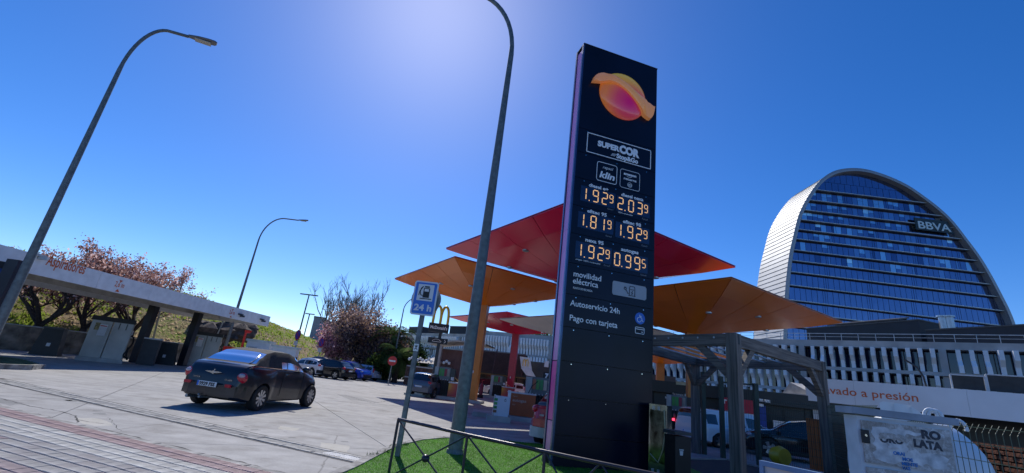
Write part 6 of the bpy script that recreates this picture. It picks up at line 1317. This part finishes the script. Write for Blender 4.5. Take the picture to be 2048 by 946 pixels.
# autogas dispenser
p = sg(1003, 840); ga = thing('autogas_dispenser', 'orange and white autogas dispenser beside the nearest pump', 'dispenser', (p.x+.15, p.y+.9, 0), radians(2)); m = M(); m.box((.75, .1, .09), (4.4, 1.4, .18)); part('island', m, concrete_l, ga)
ao = mat('autogas_orange', (.46, .10, .03), .45, var=.05); part('front', M().box((.72, -.02, .66), (1.12, .5, .92)), ao, ga); part('side', M().box((.10, 0, .70), (.10, .56, 1.02)), whitep, ga); part('top', M().box((.66, 0, 1.15), (1.28, .56, .05)), greyp, ga); text('autogas', .17, mat('pale_orange', (.65, .42, .34), .5), ga, (.25, -.28, .78), X, fitw=.62, bold=.004); text('repsol', .08, mat('pale_orange', (.65, .42, .34), .5), ga, (.25, -.28, .98), X); text('GLP', .08, mat('pale_orange', (.65, .42, .34), .5), ga, (.25, -.28, .62), X)
m = M(); m.tube([(.95, .1, 1.15), (1.1, .1, 1.5), (1.35, .1, 1.75)], .02, 6); part('hose', m, rubber, ga, smooth=True)
# white paper towel box with green stripes
p = sg(982, 842); t = thing('service_box', 'white service box with green striped side, standing before the autogas dispenser', 'box', (p.x+.28, p.y+.25, 0), radians(4)); m = M(); m.box((0, 0, .11), (.95, .7, .22)); part('plinth', m, concrete_l, t); m = M(); m.box((.08, 0, .60), (.58, .5, .76)); part('body', m, mat('box_white', (.60, .68, .76), .4, var=.03), t)
part('side_face', M().box((-.23, .0, .62), (.05, .48, .78)), mat('box_side', (.5, .54, .55), .4), t)
for i, c in enumerate(((.05, .3, .08), (.1, .4, .12), (.04, .26, .07), (.25, .12, .06))): part('stripe', M().box((-.2, -.262, .84-.15*i), (.14, .012, .10)), mat('stripe_%d' % i, c, .5), t)
icon([[(.16, .88), (.22, .88), (.22, .80), (.16, .80), (.16, .88)], [(.17, .9), (.21, .9)]], black, .012, name='mark', y=-.256, parent=t)
# two white posters left of the pump
for i, (px, py, D) in enumerate(((836, 792, 30.5), (820, 790, 31))):
    p = sd(px, py, D); t = thing('service_box', ['white service box between the sign post and left pump', 'slim dark service box beside the sign post'][i], 'box', (p.x, p.y, 0), .2); m = M(); m.box((0, 0, .5), (.5 if i == 0 else .25, .5, .95)); part('body', m, whitep if i == 0 else darkgrey, t); m = M(); m.box((0, 0, .06), (.8, .7, .12)); part('plinth', m, concrete_l, t)
# traffic cone
p = sg(855, 794); cn = thing('traffic_cone', 'red and white traffic cone left of the fuel pump', 'cone', (p.x, p.y, 0)); part('base', M().box((0, 0, .02), (.38, .38, .04)), redp, cn); part('cone', M().lathe((0, 0, .04), [(.15, 0), (.115, .26)], 16), redp, cn, smooth=True); part('white_band', M().lathe((0, 0, .30), [(.115, 0), (.08, .25)], 16), whitep, cn, smooth=True); part('tip', M().lathe((0, 0, .55), [(.08, 0), (.035, .28)], 16), redp, cn, smooth=True)
p = sd(961, 790, 38); t = thing('fire_extinguisher', 'dark red wheeled extinguisher between the orange column and far pump', 'extinguisher', (p.x, p.y, 0)); part('bottle', M().lathe((0, 0, .25), [(.16, 0), (.17, .7), (.08, .85), (.05, .95)], 14), mat('dark_red', (.22, .01, .03), .4), t, smooth=True); part('wheels', M().lathe((0, 0, .15), [(.14, -.22), (.14, .22)], 14, 'X'), rubber, t); part('handle', M().tube([(0, .1, .5), (0, .2, 1.35), (.15, .2, 1.4)], .025, 6), redp, t)

# ================================================================ TREES
def branch_tree(label, loc, H, spread, nmain, leafmat, barkm, nleaf, lsz, seed, cat='tree', trunk=.16, upward=.55, name='blossom_tree', lean=(0, 0), clump=.35, group=None, levels=4, zcut=.12, flat=1., twigs=True, rk=.52):
    random.seed(seed); t = thing(name, label, cat, loc, 0, group); bm = M(); tips = []
    def grow(p, d, l, r, lv):
        n = 3; pts = [p]; q = p; dd = d
        for i in range(n): dd = (dd+Vector((random.uniform(-.25, .25), random.uniform(-.25, .25), random.uniform(-.08, .16)))).normalized(); q = q+dd*l/n; pts.append(q)
        bm.tube(pts, [r, r*.85, r*.7, r*.5], 5 if lv < 2 else 3, cap=False)
        if lv >= 1: tips.append((pts[2], lv)); tips.append((pts[3], lv))
        if lv >= levels: return
        for k in range(random.choice((2, 3, 3))):
            s_ = pts[random.choice((1, 2, 3, 3))]; az = random.uniform(0, 2*pi); sp_ = .75*spread; nd = (dd*.8+Vector((cos(az)*sp_, sin(az)*sp_, random.uniform(.0, upward)))).normalized(); grow(s_, nd, l*random.uniform(.6, .85), r*rk, lv+1)
    base = Vector((0, 0, 0)); th = H*zcut
    bm.tube([base, Vector((lean[0]*.3, lean[1]*.3, th))], [trunk, trunk*.85], 8)
    for k in range(nmain):
        az = 2*pi*k/nmain+random.uniform(-.4, .4); grow(Vector((lean[0]*.3, lean[1]*.3, th)), Vector((cos(az)*spread*.7, sin(az)*spread*.7, 1)).normalized(), H*.33, trunk*.6, 0)
    mz = max(q[0].z for q in tips); 
    k_ = H/mz
    bm.v = [(x*flat, y*flat, z*k_) for x, y, z in bm.v]; tips = [(Vector((q.x*flat, q.y*flat, q.z*k_)), l) for q, l in tips]
    part('trunk', bm, barkm, t)
    if nleaf:
        mats_ = leafmat if isinstance(leafmat, list) else [leafmat]; ms = [M() for _ in mats_]
        for k in range(nleaf):
            q, l = random.choice(tips); q = q+Vector((random.gauss(0, clump), random.gauss(0, clump), random.gauss(0, clump))); s_ = lsz*random.uniform(.5, 1.3)
            if q.z < H*.08: continue
            u = Vector((random.uniform(-1, 1), random.uniform(-1, 1), random.uniform(-1, 1))).normalized()*s_; v = u.cross(Vector((random.uniform(-1, 1), random.uniform(-1, 1), random.uniform(-1, 1)))).normalized()*s_*.55
            ms[random.randrange(len(ms))].quad(q-u, q-v, q+u, q+v)
        for m, mt_ in zip(ms, mats_): part('crown', m, mt_, t)
    return t
bark = mat('bark', (.06, .045, .04), .95, var=.3, scale=10, bump=.6); barkl = mat('bark_pale', (.22, .20, .18), .95, var=.3, scale=10)
pk = [leafmat_('leaf_brownpink', (.42, .23, .19)), leafmat_('leaf_palepink', (.76, .55, .52)), leafmat_('leaf_bronze', (.27, .14, .11))]
pnk = [leafmat_('petal_pink', (.66, .34, .42)), leafmat_('petal_light', (.78, .55, .60)), leafmat_('leaf_mauve', (.24, .12, .13))]
dk = [leafmat_('leaf_dusky', (.20, .14, .15)), leafmat_('leaf_greyish', (.38, .28, .26)), leafmat_('leaf_tan', (.45, .29, .18)), leafmat_('leaf_dark', (.11, .08, .09))]
def T(px, D, pyt): q = sd(px, 700, D); zt_ = sd(px, pyt, D).z; return (q.x, q.y, 0), zt_
l, z = T(45, 41, 455); l = (l[0], l[1], .8); branch_tree('bronze pink blossom tree nearest the left edge, behind the vacuum canopy', l, z-1.2, 1.0, 6, pk, bark, 8000, .095, 1, trunk=.24, group='blossom trees', flat=1.15, clump=.16, lean=(1, 0))
l, z = T(150, 42, 468); l = (l[0], l[1], .8); branch_tree('bronze pink blossom tree left of the gap, over the orange lettering', l, z-1.2, .95, 5, pk, bark, 7000, .095, 2, trunk=.22, group='blossom trees', flat=1.0, clump=.16)
l, z = T(250, 45, 508); l = (l[0], l[1], 1.0); branch_tree('rounded bronze blossom tree over the fascia, right of the other blossom trees', l, z-1.2, .95, 6, pk, bark, 6500, .095, 3, trunk=.2, group='blossom trees', flat=1.15, clump=.16)
l, z = T(672, 58, 655); branch_tree('bright pink blossom tree behind the parked dark cars', l, z, 1.1, 6, pnk, bark, 13000, .13, 4, trunk=.2, group='blossom trees', flat=1.0, clump=.4)
l, z = T(725, 56, 612); branch_tree('big dusky purple tree behind the parked cars, left of the palms', l, z, 1.05, 8, dk, bark, 21000, .14, 5, trunk=.4, name='dusky_tree', flat=1.0, clump=.5)
l, z = T(757, 55, 655); branch_tree('lower dusky tree at the right flank of the big purple one', l, z, 1.0, 6, dk, bark, 16000, .17, 6, trunk=.3, name='dusky_tree', flat=.95, clump=.5)
l, z = T(700, 62, 640); branch_tree('tan leaved tree rising behind the pink blossom tree', l, z, 1.0, 6, [dk[1], dk[2]], bark, 14000, .17, 7, trunk=.3, name='tan_tree', flat=.9, clump=.5)
for i, (px, pyt, sd_, sprd) in enumerate(((656, 552, 11, .26), (674, 548, 12, .24), (708, 570, 13, .26), (722, 548, 15, .24))):
    l, z = T(px+(-2 if i < 2 else -8), 68, pyt); branch_tree('thin bare tree against the sky, '+['far left', 'second from left', 'third from left, leaning', 'rightmost and tallest'][i]+' above the dusky trees', l, z, sprd, 3, barkl, barkl, 0, .1, sd_, trunk=.26, name='bare_tree', group='bare trees', levels=5, rk=.66, zcut=.45, flat=.85 if i != 1 else .8)
# round shrub and conifer near the palms
l, z = T(762, 50, 722); branch_tree('rounded dark green shrub at the end of the parked row', l, z, 1.2, 8, [leafmat_('leaf_green_dark', (.035, .06, .02)), leafmat_('leaf_green_mid', (.07, .11, .03))], bark, 9000, .13, 8, name='green_shrub', cat='shrub', flat=.8, clump=.4)
l, z = T(832, 60, 695); branch_tree('dark conical evergreen between the palms and the arches sign', l, z, .4, 6, [leafmat_('leaf_green_dark', (.035, .06, .02)), leafmat_('leaf_conifer', (.02, .035, .02))], bark, 9000, .15, 9, name='evergreen_tree', clump=.5, flat=.9)
l, z = T(800, 56, 715); branch_tree('dark green bush low behind the no entry sign', l, z, 1.2, 8, [leafmat_('leaf_green_dark', (.035, .06, .02)), leafmat_('leaf_green_mid', (.07, .11, .03))], bark, 9000, .15, 10, name='green_shrub', cat='shrub', flat=.9, clump=.5)
# palms
def palm(label, px, D, pyt, nf, L_, seed):
    random.seed(seed); l, z = T(px, D, pyt); t = thing('palm_tree', label, 'palm', l, 0, 'palms behind the no entry sign'); m = M(); zt_ = z-L_*.45
    m.tube([(0, 0, 0), (0, 0, zt_*.5), (0, 0, zt_)], [.32, .28, .34], 10); part('trunk', m, bark, t)
    gm1, gm2 = leafmat_('palm_green', (.10, .15, .05)), leafmat_('palm_dark', (.05, .08, .03))
    for k in range(nf):
        az = 2*pi*k/nf*2.4+random.uniform(-.2, .2); el0 = radians(random.uniform(-15, 80)); m = M(); prev = None; P = Vector((0, 0, zt_)); a_ = el0; ds = L_/9; pts = [P]
        for s_ in range(9): P = P+Vector((cos(az)*cos(a_), sin(az)*cos(a_), sin(a_)))*ds; a_ -= .17+.04*s_*.4; pts.append(P)
        m.tube(pts, [.04]*5+[.02]*5, 4, cap=False); sd_ = Vector((-sin(az), cos(az), 0))
        for s_ in range(1, 10):
            for j in (0, .33, .66):
                p = pts[s_-1].lerp(pts[s_], j); dr = (pts[s_]-pts[s_-1]).normalized(); ll = .75*sin(pi*min(1, (s_+j)/10.5))+.15
                for sg_ in (-1, 1): tip = p+(sd_*sg_*.8+dr*.5+Vector((0, 0, -.25)))*ll; m.quad(p-dr*.05, p+dr*.05, tip+dr*.01, tip)
        part('frond', m, gm1 if k % 2 else gm2, t)
palm('taller palm with arching fronds right of the dusky trees', 782, 54, 655, 34, 3.4, 3)
palm('lower palm behind the no entry sign, its fronds touching the lamp post', 800, 50, 690, 30, 2.8, 4)
palm('small palm between the dusky tree and the taller palm', 775, 57, 690, 24, 2.6, 5)
